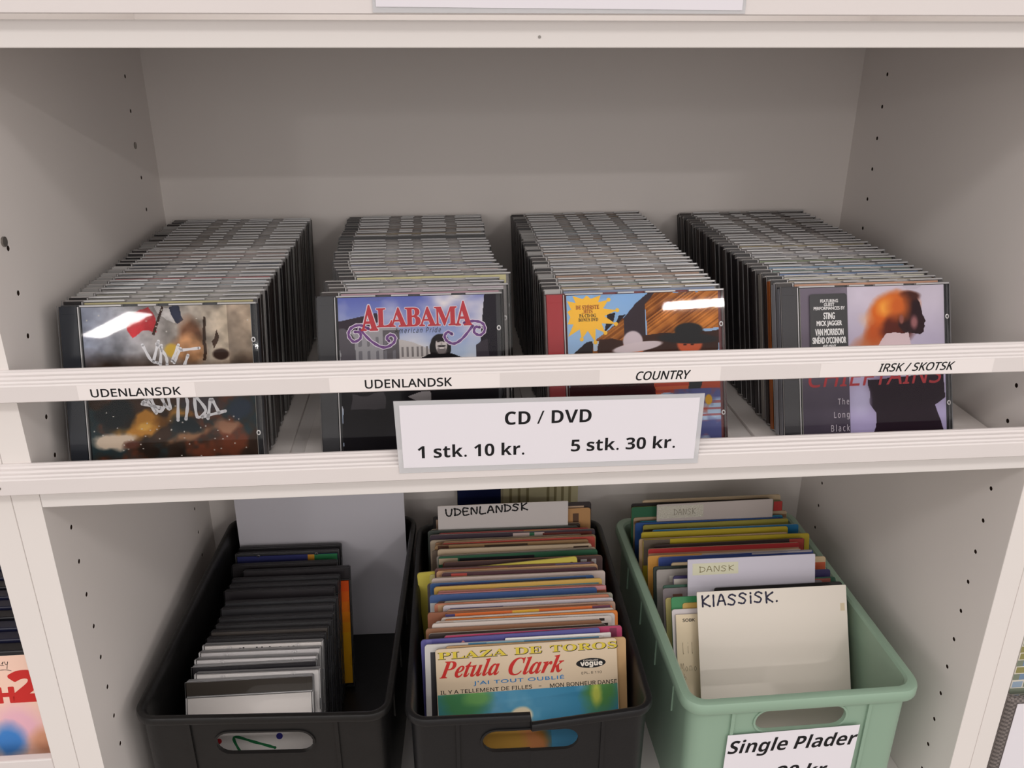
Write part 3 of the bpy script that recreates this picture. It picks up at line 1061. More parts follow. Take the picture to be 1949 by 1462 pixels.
def arch(fm, me, amt):
    (x0, _), (x1, _) = cmm(fm, 310, 0), cmm(fm, 940, 0)
    return warp(me, lambda x, z: (x, z + amt * (((x - x0) / (x1 - x0) - .5) * 2) ** 2 - amt * .5))


RED = mcol((182, 34, 48), .45, .4, 'ink')
for bold, yy, m, nm in ((0.062, BY - .10, mcol((224, 214, 222), .5, .3, 'ink'), 'title_outline'), (0.022, BY - .30, RED, 'title')):
    mes = [fit_text(f, bold_serif('LABAM'), 398, 574, 858, 682, F_MATH, bold, 0, yy, .92),
           fit_text(f, bold_serif('A'), 308, 556, 402, 700, F_MATH, bold, 0, yy), fit_text(f, bold_serif('A'), 852, 546, 944, 684, F_MATH, bold, 0, yy)]
    link(nm, join_meshes(nm, mes), m, fronts[1])
b = B()
curl = [[(350, 690), (300, 668), (250, 685), (235, 725), (262, 762), (300, 745), (300, 712), (272, 706)], [(300, 690), (360, 760), (430, 800), (485, 780), (500, 745), (475, 728), (452, 745), (465, 765)],
        [(900, 672), (960, 662), (1010, 680), (1018, 720), (990, 745), (958, 728), (965, 698), (990, 700)], [(950, 690), (890, 760), (840, 790), (800, 775), (785, 745), (805, 722), (828, 735)]]
stroke_ribbons(b, [[cmm(f, x, y) for x, y in st] for st in curl], 3.6, BY - .07, 0)
stroke_ribbons(b, [[cmm(f, x, y) for x, y in st] for st in curl], 2.2, BY - .14, 1)
o = link('scrollwork', b.mesh('scrollwork', recalc=False), [mcol((222, 212, 224), .5, .3, 'ink'), mcol((110, 66, 130), .5, .3, 'ink')], fronts[1])
link('subtitle', fit_text(f, 'American Pride', 497, 690, 765, 722, F_SANS, 0.0, .3, BY - .2, 1.25), INK, fronts[1])

f = crop(1, 378, 572, 1302)
b = B()
c0 = cmm(f, 500, 688)
pts = []
tips = []
NP = 13
for k in range(NP * 2):
    a_ = 2 * math.pi * k / (NP * 2) + .12
    rr = (23.5 if (k // 2) % 2 == 0 else 20.5) if k % 2 == 0 else 13.2
    p = (c0[0] + rr * math.cos(a_) * 1.02, c0[1] + rr * math.sin(a_) * .95)
    pts.append((min(max(p[0], BX + .3), BX + BW), min(p[1], BZ + BW - .3)))
    if k % 2 == 0 and p[1] < BZ + BW - 2 and p[0] > BX + 2:
        tips.append(p)
for k in range(NP * 2):
    p, q = pts[k], pts[(k + 1) % (NP * 2)]
    b.face([(c0[0], BY - .1, c0[1]), (p[0], BY - .1, p[1]), (q[0], BY - .1, q[1])])
for t_ in tips:
    b.face([(t_[0] + 1.6 * math.cos(a_), BY - .11, t_[1] + 1.6 * math.sin(a_)) for a_ in np.linspace(0, 2 * math.pi, 14, endpoint=False)])
link('starburst', b.mesh('starburst', recalc=False), mcol((246, 190, 44), .45, .4, 'ink'), fronts[2])
mes = [fit_text(f, bold_serif(s), xa, ya, xb, yb, F_MATH, .02, 0, BY - .2) for s, xa, ya, xb, yb in (('PA CD OG', 452, 684, 552, 704), ('BONUS DVD', 446, 708, 564, 728))]
link('lettering', join_meshes('lettering', mes), INK, fronts[2])
mes = [fit_text(f, bold_serif(s), xa, ya, xb, yb, F_MATH, .02, 0, BY - .2) for s, xa, ya, xb, yb in (('DE STORSTE', 432, 632, 572, 656), ('HITS', 478, 658, 532, 680))]
bs = B()
(ux, uz), (vx, vz) = cmm(f, 498, 660), cmm(f, 508, 628)
stroke_ribbons(bs, [[(ux, uz), (vx, vz)]], .35, BY - .24)
(ux, uz) = cmm(f, 472, 681)
stroke_ribbons(bs, [[(ux + .55 * math.cos(q), uz + .55 * math.sin(q)) for q in np.linspace(0, 2 * math.pi, 7)]], .25, BY - .24)
mes.append(bs.mesh('accents', recalc=False))
link('lettering', join_meshes('lettering', mes), mcol((150, 70, 30), .5, .3, 'ink'), fronts[2])

f = crop(1, 835, 520, 1705)
b = B()
(xa, zt), (xb, zb) = cmm(f, 885, 556), cmm(f, 1108, 900)
r_ = 2.2
pts = []
for cx, cz, a0 in ((xa + r_, zb + r_, math.pi), (xb - r_, zb + r_, 1.5 * math.pi), (xb - r_, zt - r_, 0), (xa + r_, zt - r_, .5 * math.pi)):
    pts += [(cx + r_ * math.cos(a0 + q), cz + r_ * math.sin(a0 + q)) for q in np.linspace(0, math.pi / 2, 6)]
b.face([(x, -0.12, z) for x, z in pts])
st = link('sticker', b.mesh('sticker', recalc=False), mcol((28, 26, 30), .35, .4, 'ink'), fronts[3])
st['label'] = 'black sticker'
mes = [fit_text(f, s, x0_, y0_, x1_, y1_, None, bo, 0, -.22) for s, x0_, y0_, x1_, y1_, bo in (
    ('FEATURING', 948, 588, 1054, 606, .03), ('GUEST', 970, 609, 1032, 627, .03), ('PERFORMANCES BY', 908, 630, 1094, 648, .03), ('STING', 966, 664, 1032, 701, .03), ('MICK JAGGER', 924, 711, 1074, 747, .03),
    ('VAN MORRISON', 914, 757, 1082, 794, .03), ("SINÉAD O'CONNOR", 897, 796, 1097, 841, .03), ('AND MANY', 956, 848, 1036, 866, .03), ('OTHERS', 966, 872, 1026, 888, .03))]
o = link('sticker_lettering', join_meshes('sticker_lettering', mes), mcol((228, 226, 226), .5, .3, 'ink'), st)
mes = [fit_text(f, s, x0_, y0_, x1_, y1_, F_SANS, 0.0, 0, BY - .2, 1.3) for s, x0_, y0_, x1_, y1_ in (('The', 1045, 1160, 1112, 1197), ('Long', 1020, 1238, 1112, 1284), ('Black', 1000, 1312, 1112, 1352), ('Veil', 1030, 1384, 1112, 1422))]
link('title', join_meshes('title', mes), mcol((214, 206, 214), .5, .3, 'ink'), fronts[3])
link('title', fit_text(f, 'CHIEFTAINS', 872, 985, 1690, 1092, F_SANS, .01, .25, BY - .2), mcol((176, 44, 52), .5, .3, 'ink'), fronts[3])

# ------------------------------------------------------------------ crates
ZS = -402.0      # board the crates stand on
ZF = -398.0      # inside floor of the crates
CH = 158.0


def rrect(hw, hd, r, crack=False, n=6):
    pts = []
    xs_front = [-hw + r, -0.62 * hw, -0.3 * hw, -0.15 * hw, -0.7, 0.7, 0.15 * hw, 0.3 * hw, 0.62 * hw, hw - r]
    for cx, cy, a0 in ((hw - r, -hd + r, -math.pi / 2), (hw - r, hd - r, 0), (-hw + r, hd - r, math.pi / 2), (-hw + r, -hd + r, math.pi)):
        for k in range(n + 1):
            a = a0 + (math.pi / 2) * k / n
            pts.append((cx + r * math.cos(a), cy + r * math.sin(a)))
    pts += [(x, -hd) for x in xs_front[1:-1]]
    return pts


def crate(name, cx, cy, rz, w, d, m, label, cracked=False, s=1.0, grip=29.5):
    hw, hd = w / 2, d / 2
    sb = 7.5 * s
    rings = [(hw - a_, hd - a_, r_, z_) for a_, r_, z_ in ((sb + 1.5, 14, 0), (sb, 16, CH - 13 * s), (1.0 * s, 19, CH - 12.5 * s), (0, 20, CH - 10.5 * s), (0, 20, CH - 3.5 * s), (1.2 * s, 19, CH - 1.0 * s), (3.6 * s, 17.5, CH),
             (8.0 * s, 15, CH - 0.4), (9.6 * s + .3, 14, CH - 2.5 * s), (sb + 2.9, 13.5, CH - 14 * s), (sb + 4.4, 12, 4))]
    b = B()
    nr = None
    for i, (a, c, r, z) in enumerate(rings):
        ps = rrect(a, c, r)
        nr = len(ps)
        for x, y in ps:
            zz, yy = z, y
            if cracked and y < -c + 0.6 and z > CH - 16 and 0 < x < a - r:
                k = 1 - x / (a - r)
                zz -= 9.0 * k
                yy -= 2.5 * k
            b.v.append((x, yy, zz))
    for i in range(len(rings) - 1):
        for k in range(nr):
            j = (k + 1) % nr
            b.f.append((i * nr + k, i * nr + j, (i + 1) * nr + j, (i + 1) * nr + k)); b.mi.append(0); b.c.append(b.col)
    b.f.append(tuple(reversed(range(nr)))); b.mi.append(0); b.c.append(b.col)
    b.f.append(tuple((len(rings) - 1) * nr + k for k in range(nr))); b.mi.append(0); b.c.append(b.col)
    me = b.mesh('body')
    o = link('body', me, m)
    c = B()
    zc, hh, rr = CH - grip, 42.5, 12.0
    pts = [(hh - rr + rr * math.cos(a), zc + rr * math.sin(a)) for a in np.linspace(-math.pi / 2, math.pi / 2, 10)] + [(-hh + rr + rr * math.cos(a), zc + rr * math.sin(a)) for a in np.linspace(math.pi / 2, 1.5 * math.pi, 10)]
    c.prism_y(pts, -hd - 30, hd + 30)
    boolcut(o, c)
    if len(o.data.materials) == 0:
        o.data.materials.append(m)
    # ribs and the raised edge round the grip
    b = B()
    for sx in (-1, 1):
        n0 = len(b.v)
        b.v += [(sx * 64 - 1.6, -hd + sb - 2.3, CH - 12 * s), (sx * 64 + 1.6, -hd + sb - 2.3, CH - 12 * s), (sx * 64 + 1.6, -hd + sb + 1.7, CH - 12 * s), (sx * 64 - 1.6, -hd + sb + 1.7, CH - 12 * s),
                (sx * 64 - 1.6, -hd + sb - .8, 2), (sx * 64 + 1.6, -hd + sb - .8, 2), (sx * 64 + 1.6, -hd + sb + 3, 2), (sx * 64 - 1.6, -hd + sb + 3, 2)]
        for q in ((0, 1, 2, 3), (4, 5, 6, 7), (0, 4, 5, 1), (1, 5, 6, 2), (2, 6, 7, 3), (3, 7, 4, 0)):
            b.f.append(tuple(n0 + k for k in q)); b.mi.append(0); b.c.append(b.col)
        for yy in np.linspace(-hd * .62, hd * .62, 4):
            xe = sx * (hw - sb + 1.0)
            b.box(xe - 3.0 * (sx > 0), xe + 3.0 * (sx < 0), yy - 1.5, yy + 1.5, CH - 60, CH - 12.5 * s)
    link('rib', b.mesh('rib'), m).parent = None
    ribs = bpy.data.objects['rib'] if 'rib' in bpy.data.objects else None
    b2 = B()
    ro_, ri_ = 1.8, 0.0
    def stad(e):
        return [(hh - rr + (rr + e) * math.cos(a), zc + (rr + e) * math.sin(a)) for a in np.linspace(-math.pi / 2, math.pi / 2, 10)] + [(-hh + rr + (rr + e) * math.cos(a), zc + (rr + e) * math.sin(a)) for a in np.linspace(math.pi / 2, 1.5 * math.pi, 10)]
    P, Q = stad(2.0), stad(0.1)
    yf_ = lambda z: -hd + sb + 1.5 * (1 - z / (CH - 13 * s))
    n = len(P)
    for k in range(n):
        j = (k + 1) % n
        b2.face([(P[k][0], yf_(P[k][1]) - 1.2, P[k][1]), (P[j][0], yf_(P[j][1]) - 1.2, P[j][1]), (Q[j][0], yf_(Q[j][1]) - 1.2, Q[j][1]), (Q[k][0], yf_(Q[k][1]) - 1.2, Q[k][1])])
        b2.face([(P[k][0], yf_(P[k][1]) + .5, P[k][1]), (P[j][0], yf_(P[j][1]) + .5, P[j][1]), (P[j][0], yf_(P[j][1]) - 1.2, P[j][1]), (P[k][0], yf_(P[k][1]) - 1.2, P[k][1])])
        b2.face([(Q[k][0], yf_(Q[k][1]) - 1.2, Q[k][1]), (Q[j][0], yf_(Q[j][1]) - 1.2, Q[j][1]), (Q[j][0], yf_(Q[j][1]) + 2, Q[j][1]), (Q[k][0], yf_(Q[k][1]) + 2, Q[k][1])])
    full = join_meshes('body', [o.data, ribs.data, b2.mesh('grip_edge')])
    full.materials.clear(); full.materials.append(m)
    full.polygons.foreach_set('material_index', [0] * len(full.polygons))
    bpy.data.objects.remove(ribs)
    bpy.data.objects.remove(o)
    for p in full.polygons:
        p.use_smooth = True
    full.set_sharp_from_angle(angle=math.radians(38))
    o = bpy.data.objects.new('storage_crate', full)
    COL.objects.link(o)
    o.location = W(cx, cy, ZS)
    o.rotation_euler = (0, 0, rz)
    tag(o, label, 'crate', 'plastic crates under the CD shelf')
    return o


SCUFF = mat('scuffed_black_plastic', (20, 19, 19), 0.38, 0.45, var=0.4, vscale=45, bump=0.35, bscale=120)
crate('storage_crate', 133, 192, -0.055, 224, 330, SCUFF, 'black plastic crate holding CD cases and a white sheet', s=0.62, grip=33)
crate('storage_crate', 361, 169, -0.02, 220, 318, BLACKPL, 'black plastic crate with cracked rim holding records fronted by Petula Clark', True, s=0.62, grip=32)
crate('storage_crate', 603, 168, 0.012, 222, 316, GREENPL, 'sage green plastic crate labelled Single Plader full of records')
sg = empty('crate_sign', W(602.5, 20.6, -326.5), (math.radians(-1.8), 0, 0.0))
tag(sg, 'white paper label Single Plader taped to the green crate', 'label')
b = B(); b.prism_y([(-66, -30), (57, -30), (58.5, 44), (-65, 41)], -6.6, -6.4); link('paper', b.mesh('paper'), PAPER, sg)
sg.rotation_euler = (0.0, 0, 0.0)
me = text_mesh(sans_bold('Single Plader'), -63.5, 58.3, 15.0, 36.0, F_SANS, 0.0, .22, -6.8)
warp(me, lambda x, z: (x, z + 0.02 * x))
me2 = text_mesh(sans_bold('20 kr.'), -16, 37, -15, 1.0, F_SANS, 0.0, .22, -6.8)
link('lettering', join_meshes('lettering', [me, me2]), INK, sg)


# ------------------------------------------------------------------ record sleeves and dividers in the crates
SLV = mat_print('record_sleeve_print', 0.42, 0.4)


def sheet_mesh(w, h, th, col, edge, patches=(), r=2.5, sag=0.0):
    b = B()
    pr = [(0, 0), (w, 0)] + [(w - r + r * math.cos(a), h - r + r * math.sin(a)) for a in np.linspace(0, math.pi / 2, 5)] + [(r + r * math.cos(a), h - r + r * math.sin(a)) for a in np.linspace(math.pi / 2, math.pi, 5)]
    n = len(pr)
    for i in range(n):
        j = (i + 1) % n
        b.face([(pr[j][0], 0, pr[j][1]), (pr[i][0], 0, pr[i][1]), (pr[i][0], th, pr[i][1]), (pr[j][0], th, pr[j][1])], 0, edge)
    b.face([(x, 0, z) for x, z in pr], 0, col)
    b.face([(x, th, z) for x, z in reversed(pr)], 0, edge)
    for k, (xa, xb, za, zb, c) in enumerate(patches):
        y = -0.04 - 0.03 * k
        xa, xb = max(xa * w, .4), min(xb * w, w - .4)
        z1, z0 = h - za - .2, h - zb
        b.face([(xa, y, z0), (xb, y, z0), (xb, y, z1), (xa, y, z1)], 0, c)
    return b.mesh('record_sleeve', color=True)


def sheet(name, x, w, h, yb, t, col, edge, patches, label, cat, group, th=1.9, roll=0.0, r=2.5):
    if cat == 'record':
        ds = lambda c: tuple(v * .86 + g_ * .10 for v, g_ in zip(c, (120, 108, 98)))  # dulls and darkens sleeve colours to paint in the shade of the crates
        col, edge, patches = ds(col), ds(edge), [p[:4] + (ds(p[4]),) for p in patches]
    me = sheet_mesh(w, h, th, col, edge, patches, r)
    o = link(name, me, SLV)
    o.location = W(x, yb, ZF + th * math.sin(t) + 0.2 + max(roll, 0) * w)
    o.rotation_euler = (-t, roll, 0)
    tag(o, label, cat, group)
    return o


MID =[
    (277.6,171.8,176,25.5,0.367),
    (285.0,172.0,176,29.7,0.359),
    (265.0,171.4,176,32.6,0.365),
    (342.2,102.0,176,38.8,0.345),
    (265.0,172.0,176,41.7,0.352),
    (285.0,172.0,176,48.2,0.330),
    (269.8,172.3,176,51.1,0.342),
    (271.3,176.6,176,66.5,0.321),
    (274.9,177.2,176,70.6,0.314),
    (285.0,172.0,176,74.1,0.311),
    (286.3,167.2,176,83.4,0.305),
    (268.2,172.0,176,86.8,0.303),
    (286.9,170.1,176,90.1,0.300),
    (282.8,172.4,176,97.7,0.292),
    (276.0,177.5,176,102.5,0.284),
    (285.0,172.0,176,106.1,0.279),
    (269.7,172.0,176,117.9,0.273),
    (277.6,174.5,176,120.8,0.273),
    (275.6,175.0,176,133.0,0.261),
    (271.2,172.0,176,140.3,0.255),
    (271.8,183.5,176,149.4,0.247),
    (281.2,165.6,176,157.9,0.239),
    (276.8,172.4,176,163.5,0.235),
    (274.6,172.0,176,168.4,0.227),
    (269.0,172.0,176,171.6,0.225),
    (267.9,172.0,184,174.6,0.215),
    (285.0,172.0,176,181.4,0.211),
    (279.7,174.6,176,193.4,0.210),
    (277.5,170.8,176,207.0,0.200),
    (274.6,172.0,176,216.3,0.193),
    (284.0,172.0,176,222.4,0.185),
    (285.0,172.0,176,226.3,0.180),
    (268.8,188.2,176,239.5,0.174),
    (279.1,172.0,176,243.5,0.168),
    (266.4,172.0,176,248.8,0.169),
    (271.7,172.0,176,254.4,0.164),
    (279.8,148.8,204,261.2,0.122),
    (285.0,172.0,190,264.1,0.140),
    (285.0,172.0,196,270.9,0.122),
    (274.9,172.0,182,274.9,0.143),
]

MIDSPEC = [  # colour, worn edge colour, printed patches (x from, x to, mm from top, mm to, colour), words
    ((226, 204, 174), (206, 184, 150), [], 'PLAZA'),
    ((202, 162, 112), (190, 150, 105), [], 'tan'),
    ((214, 211, 208), (220, 216, 210), [(.24, .97, 0, 16, (66, 128, 166)), (.34, .55, 0, 6, (120, 170, 190)), (.80, .92, 4, 9, (180, 190, 196)), (.03, .2, 7, 90, (44, 42, 46))], 'white and sky blue'),
    ((222, 218, 214), (225, 222, 216), [], 'white card'),
    ((80, 78, 150), (92, 90, 140), [(.24, .46, 7, 14, (198, 110, 152)), (.03, .06, 0, 40, (100, 98, 165))], 'purple with pink letters'),
    ((178, 54, 98), (150, 130, 125), [(.93, .97, 2, 60, (120, 40, 70))], 'magenta'),
    ((52, 42, 40), (214, 204, 190), [(.1, .5, 2, 9, (84, 58, 48)), (.86, .99, 3, 30, (150, 146, 146))], 'dark brown with white worn edge'),
    ((216, 204, 196), (222, 212, 204), [(.20, .98, 7, 40, (48, 42, 40)), (.3, .6, 6, 9, (120, 100, 90)), (0.0, .16, 14, 40, (48, 62, 140)), (.93, .96, 2, 5, (40, 32, 30))], 'cream with black lettering and dark photo'),
    ((208, 202, 198), (214, 208, 200), [(.02, .1, 0, 30, (205, 178, 160)), (.46, .74, 1, 12, (150, 112, 108))], 'pale grey'),
    ((220, 122, 40), (214, 130, 60), [(.05, .9, 2, 40, (44, 36, 34))], 'bright orange with black picture'),
    ((214, 100, 36), (200, 150, 110), [(.88, .99, 0, 12, (96, 48, 74)), (.4, .56, 0, 3, (222, 170, 50)), (0, .06, 0, 30, (60, 54, 110))], 'orange red'),
    ((148, 90, 64), (150, 100, 74), [], 'chestnut brown'),
    ((176, 142, 122), (190, 160, 134), [(.1, .3, 4, 7, (150, 92, 84)), (.5, .95, 3, 6, (140, 80, 72))], 'mauve beige'),
    ((206, 198, 206), (218, 208, 198), [(.04, .35, 3, 8, (66, 62, 118)), (.42, .62, 4, 8, (80, 76, 130)), (.75, .98, 3, 9, (112, 102, 158))], 'white and navy streaked'),
    ((190, 118, 90), (196, 136, 108), [(.02, .12, 1, 30, (190, 150, 112))], 'terracotta'),
    ((150, 148, 134), (160, 156, 144), [], 'grey green'),
    ((60, 90, 146), (92, 116, 160), [(0.0, .05, 8, 40, (205, 205, 205))], 'medium blue'),
    ((190, 62, 56), (196, 120, 118), [(0, 1, 0, 4.5, (206, 142, 148)), (.55, 1, 5, 12, (120, 76, 50))], 'pink topped red'),
    ((212, 172, 84), (206, 164, 90), [(.36, .98, 4, 8, (112, 152, 152)), (.02, .36, 5, 14, (206, 158, 46))], 'mustard with teal stripe'),
    ((42, 78, 130), (176, 178, 188), [(.06, .36, 1.5, 6, (52, 50, 96)), (.36, .95, 1.5, 5, (58, 60, 64))], 'deep blue'),
    ((206, 188, 180), (212, 196, 186), [], 'pale pinkish grey'),
    ((72, 42, 50), (188, 168, 150), [(.06, .16, 1, 14, (182, 66, 60)), (.2, .98, 2, 6, (86, 50, 60))], 'dark maroon'),
    ((206, 160, 122), (212, 172, 132), [], 'sandy tan'),
    ((98, 62, 66), (120, 84, 76), [(.02, .45, 1, 6, (160, 92, 62)), (.75, .97, 0, 5, (92, 82, 124))], 'plum brown'),
    ((212, 202, 132), (206, 196, 128), [], 'pale yellow'),
    ((212, 198, 78), (206, 192, 86), [], 'bright yellow lettered'),
    ((74, 52, 52), (160, 116, 90), [(.86, .9, 3, 20, (190, 186, 186)), (.93, .96, 3, 24, (176, 170, 172))], 'brown with black and white figures'),
    ((40, 98, 68), (60, 104, 82), [(.0, .12, 2, 9, (196, 176, 148)), (.13, .60, 2.5, 20, (26, 26, 32))], 'dark green and black'),
    ((216, 194, 164), (218, 198, 170), [(.88, .98, 2, 12, (60, 44, 34))], 'cream'),
    ((172, 136, 94), (180, 146, 106), [(.32, .6, 1, 9, (84, 66, 50)), (.02, .09, 0, 30, (86, 50, 36))], 'khaki brown'),
    ((196, 74, 62), (206, 160, 140), [(0, .2, 1, 5, (120, 60, 54))], 'brick red'),
    ((184, 150, 108), (176, 144, 108), [(.80, .90, 2, 20, (44, 136, 78)), (.91, .96, 2, 20, (176, 190, 178))], 'tan with green corner'),
    ((64, 52, 66), (170, 158, 150), [(.50, .60, 1, 9, (222, 200, 196)), (.60, .63, 1, 9, (52, 122, 86)), (.63, .69, 1, 9, (212, 196, 192)), (.68, .98, 2, 20, (120, 56, 50))], 'dark plum with white dashes'),
    ((168, 46, 58), (178, 100, 80), [(.56, .78, 0, 5, (206, 152, 66)), (.0, .12, 4, 30, (160, 66, 48))], 'crimson'),
    ((66, 76, 72), (110, 118, 112), [(.03, .06, 6, 60, (120, 130, 128))], 'grey green dark'),
    ((60, 48, 42), (214, 198, 176), [], 'black with cream edge'),
    ((206, 200, 198), (196, 184, 170), [], 'UDEN'),
    ((196, 146, 92), (186, 146, 104), [(.88, .92, 6, 40, (90, 62, 44))], 'orange tan'),
    ((44, 36, 38), (60, 50, 48), [(.55, .95, 4, 10, (196, 166, 140)), (.9, .96, 8, 14, (128, 52, 74))], 'black and peach'),
    ((34, 30, 34), (90, 80, 74), [(.02, .2, 4, 30, (196, 164, 140))], 'near black'),
]
GR_M = 'records in the middle crate'
mid_objs = {}
FILL = [((206, 188, 164), 'buff paper'), ((150, 104, 76), 'rust brown'), ((226, 214, 204), 'ivory paper'), ((96, 70, 60), 'cocoa brown'), ((188, 128, 118), 'dusty rose'), ((70, 64, 72), 'slate'), ((206, 184, 140), 'straw'), ((128, 60, 56), 'oxblood'), ((176, 168, 160), 'stone grey'), ((222, 200, 176), 'oatmeal'), ((112, 96, 84), 'umber'), ((198, 150, 110), 'caramel')]
seq = []
for k in range(len(MID)):
    seq.append((k, MID[k], MIDSPEC[k]))
    if 4 <= k < 35 and MID[k + 1][3] - MID[k][3] > 6.6 and k not in (24, 25):
        n_ = int((MID[k + 1][3] - MID[k][3]) / 4.2)
        for q in range(1, n_):
            u = q / n_
            c_, w_ = FILL[len([1 for t_ in seq if t_[0] is None]) % len(FILL)]
            m_ = [a_ * (1 - u) + b_ * u for a_, b_ in zip(MID[k], MID[k + 1])]
            seq.append((None, (m_[0] + rng.uniform(-5, 5), 172.0, 173 + rng.uniform(-1, 3), m_[3], m_[4]), (c_, tuple(.8 * v + 40 for v in c_), [(.1, .9, 2.5, 20, tuple(v * .75 for v in c_))] if q % 2 else [], w_)))
for n_, (k, (x, w, h, yb, t), (c, e, pt, wd_)) in enumerate(seq):
    roll = rng.uniform(-.009, .009)
    if k == 0: roll = -.014
    if k == 36: roll = 0.0
    if k == 25: roll, h = -0.07, 170
    if k == 24: h = 168
    if k == 4: roll = -0.02
    nm, cat, grp = 'record_sleeve', 'record', GR_M
    if k == 0:
        lab = 'cream record sleeve lettered PLAZA DE TOROS and Petula Clark'
    elif k == 3:
        lab = 'small white card with black scribble tucked behind the PLAZA DE TOROS sleeve'; nm, cat = 'card', 'card'
    elif k == 36:
        lab = 'white card divider handwritten UDENLANDSK above the middle crate of records'; nm, cat, grp = 'divider_card', 'divider', 'handwritten dividers between records'
    else:
        lab = '%s record sleeve, %s behind the PLAZA DE TOROS sleeve' % (wd_, ORD[n_])
    o = sheet(nm, x, w, h, yb, t, c, e, pt, lab, cat, grp, th=1.0 if k in (3, 36) else 1.9, roll=roll, r=1.0 if k in (3, 36) else 3.0)
    if k is not None:
        mid_objs[k] = o

# PLAZA sleeve: picture and lettering (mm from its lower left corner)
P = mid_objs[0]
PW = MID[0][1]
a = Art(PW - 1, 132, 0.7, (70, 140, 170))
a.a = np.array((62, 136, 172.)) * (1 - a.Z[..., None]) + np.array((90, 150, 180.)) * a.Z[..., None]
a.mix(np.clip((a.fbm(5, 2) - .5) * 4, 0, 1) * (a.Z < .25), (104, 160, 186))
a.ell(.14, .06, .14, .14, (70, 130, 84), .8, .8, 3)
a.ell(.22, .04, .07, .06, (104, 160, 90), .8, .8, 6)
a.ell(.90, .05, .09, .16, (86, 140, 78), .8, .8, 9)
a.ell(.88, .06, .03, .10, (190, 200, 90), .8, .8, 4)
a.ell(.46, .18, .06, .06, (214, 200, 170), .3, .3, 2)
a.ell(.40, .42, .20, .22, (166, 118, 56), .4, .5, 5)
a.ell(.47, .46, .13, .18, (206, 136, 86), .3, .2, 7)
a.ell(.36, .40, .12, .2, (196, 150, 70), .5, .7, 8)
a.mix((a.Z > .3) * (a.X > .62) * 1.0, (86, 156, 196))
pm = a.mesh('picture', -0.05, .5, 0.5)
link('picture', pm, SLV, P)


def on(o, name, me, m, lab=None):
    q = link(name, me, m, o)
    if lab:
        q['label'] = lab
    return q


YELL = mcol((206, 184, 62), .5, .3, 'ink')
REDI = mcol((186, 40, 34), .5, .3, 'ink')
BLUI = mcol((40, 118, 176), .5, .3, 'ink')
tx = (('PLAZA', 2, 67, 168.3, 174.5), ('DE', 74, 100, 166.5, 172.5), ('TOROS', 108, 172, 165.3, 171.5))
for m_, bo, dy, dx, nm in ((INK, .055, -.10, .5, 'title_shadow'), (YELL, .008, -.26, 0, 'title')):
    on(P, nm, join_meshes(nm, [text_mesh(bold_serif(s), x0 + dx, x1 + dx, 166.6 - dx * .8, 173.0 - dx * .8, F_MATH, bo, 0, dy) for s, x0, x1, _, _ in tx]), m_)
sc = lambda s: bold_serif(s, 0x1D468, 0x1D482)
on(P, 'name', join_meshes('name', [text_mesh(sc('Petula'), 3, 60, 148.2, 164.6, F_MATH, .010, .18, -.2), text_mesh(sc('Clark'), 68, 121, 146.8, 163.5, F_MATH, .010, .18, -.2)]), REDI)
on(P, 'subtitle', text_mesh("J'AI TOUT OUBLIÉ", 34.5, 120.5, 139.2, 144.4, None, .02, 0, -.12, 1.1), BLUI)
on(P, 'lettering', join_meshes('lettering', [text_mesh('IL Y A TELLEMENT DE FILLES', 3.3, 89.6, 133.0, 136.6, F_SANS, .02, 0, -.12), text_mesh('-', 96, 98.5, 134.6, 135.2, F_SANS, 0, 0, -.12), text_mesh('MON BONHEUR DANSE', 106.7, 170.7, 132.6, 136.4, F_SANS, .02, 0, -.12),
                                             text_mesh('EPL. 8 110', 137.3, 156.6, 143.2, 145.6, F_SANS, 0, 0, -.12)]), INK)
b = B()
b.face([(146.6 + 14.2 * math.cos(q), -.12, 153.6 + 4.7 * math.sin(q)) for q in np.linspace(0, 2 * math.pi, 32, endpoint=False)])
bd = on(P, 'badge', b.mesh('badge', recalc=False), INK)
on(bd, 'badge_lettering', join_meshes('badge_lettering', [text_mesh(sans_bold('vogue'), 136.5, 157.5, 149.6, 154.8, F_SANS, .04, 0, -.26), text_mesh('DISQUES', 139.5, 153.5, 155.3, 156.9, F_SANS, .02, 0, -.26)]), mcol((226, 218, 206), .5, .3, 'ink'))

# scribbles and lettering on other sleeves
b = B()
hh = MID[3][2]
stroke_ribbons(b, [[(20 + 4 * k, hh - 9 + (3 if k % 2 else -1)) for k in range(9)], [(55, hh - 8), (70, hh - 9), (95, hh - 8)], [(93, hh - 3), (92, hh - 6)]], .9, -.1)
on(mid_objs[3], 'scribble', b.mesh('scribble', recalc=False), INK)
on(mid_objs[7], 'lettering', text_mesh(sans_bold('ORRES'), 1.5, 26, 162.5, 168.5, F_SANS, .05, 0, -.25), INK)
b = B()
hh = 176
b.face([(24, -.2, hh - 16), (56, -.2, hh - 16), (50, -.2, hh - 12), (40, -.2, hh - 3), (36, -.2, hh - 7), (26, -.2, hh - 8)])
on(mid_objs[4], 'star', b.mesh('star', recalc=False), mcol((224, 148, 148), .5, .3, 'ink'))
b = B()
hh = 170
stroke_ribbons(b, [[(112, hh - 14), (112, hh - 8), (120, hh - 8), (121, hh - 14)], [(126, hh - 14), (126, hh - 7.6), (138, hh - 7.6)], [(142, hh - 14), (142, hh - 7.4), (152, hh - 8), (155, hh - 14)], [(160, hh - 14), (161, hh - 8), (166, hh - 6), (171, hh - 9), (172, hh - 14)]], .7, -.1)
on(mid_objs[25], 'lettering', b.mesh('lettering', recalc=False), INK)
on(mid_objs[36], 'handwriting', handwriting('UDENLANDSK', 9.0, 104, 191.6, 199.8, 2.0, -.12, 0.04), INK)

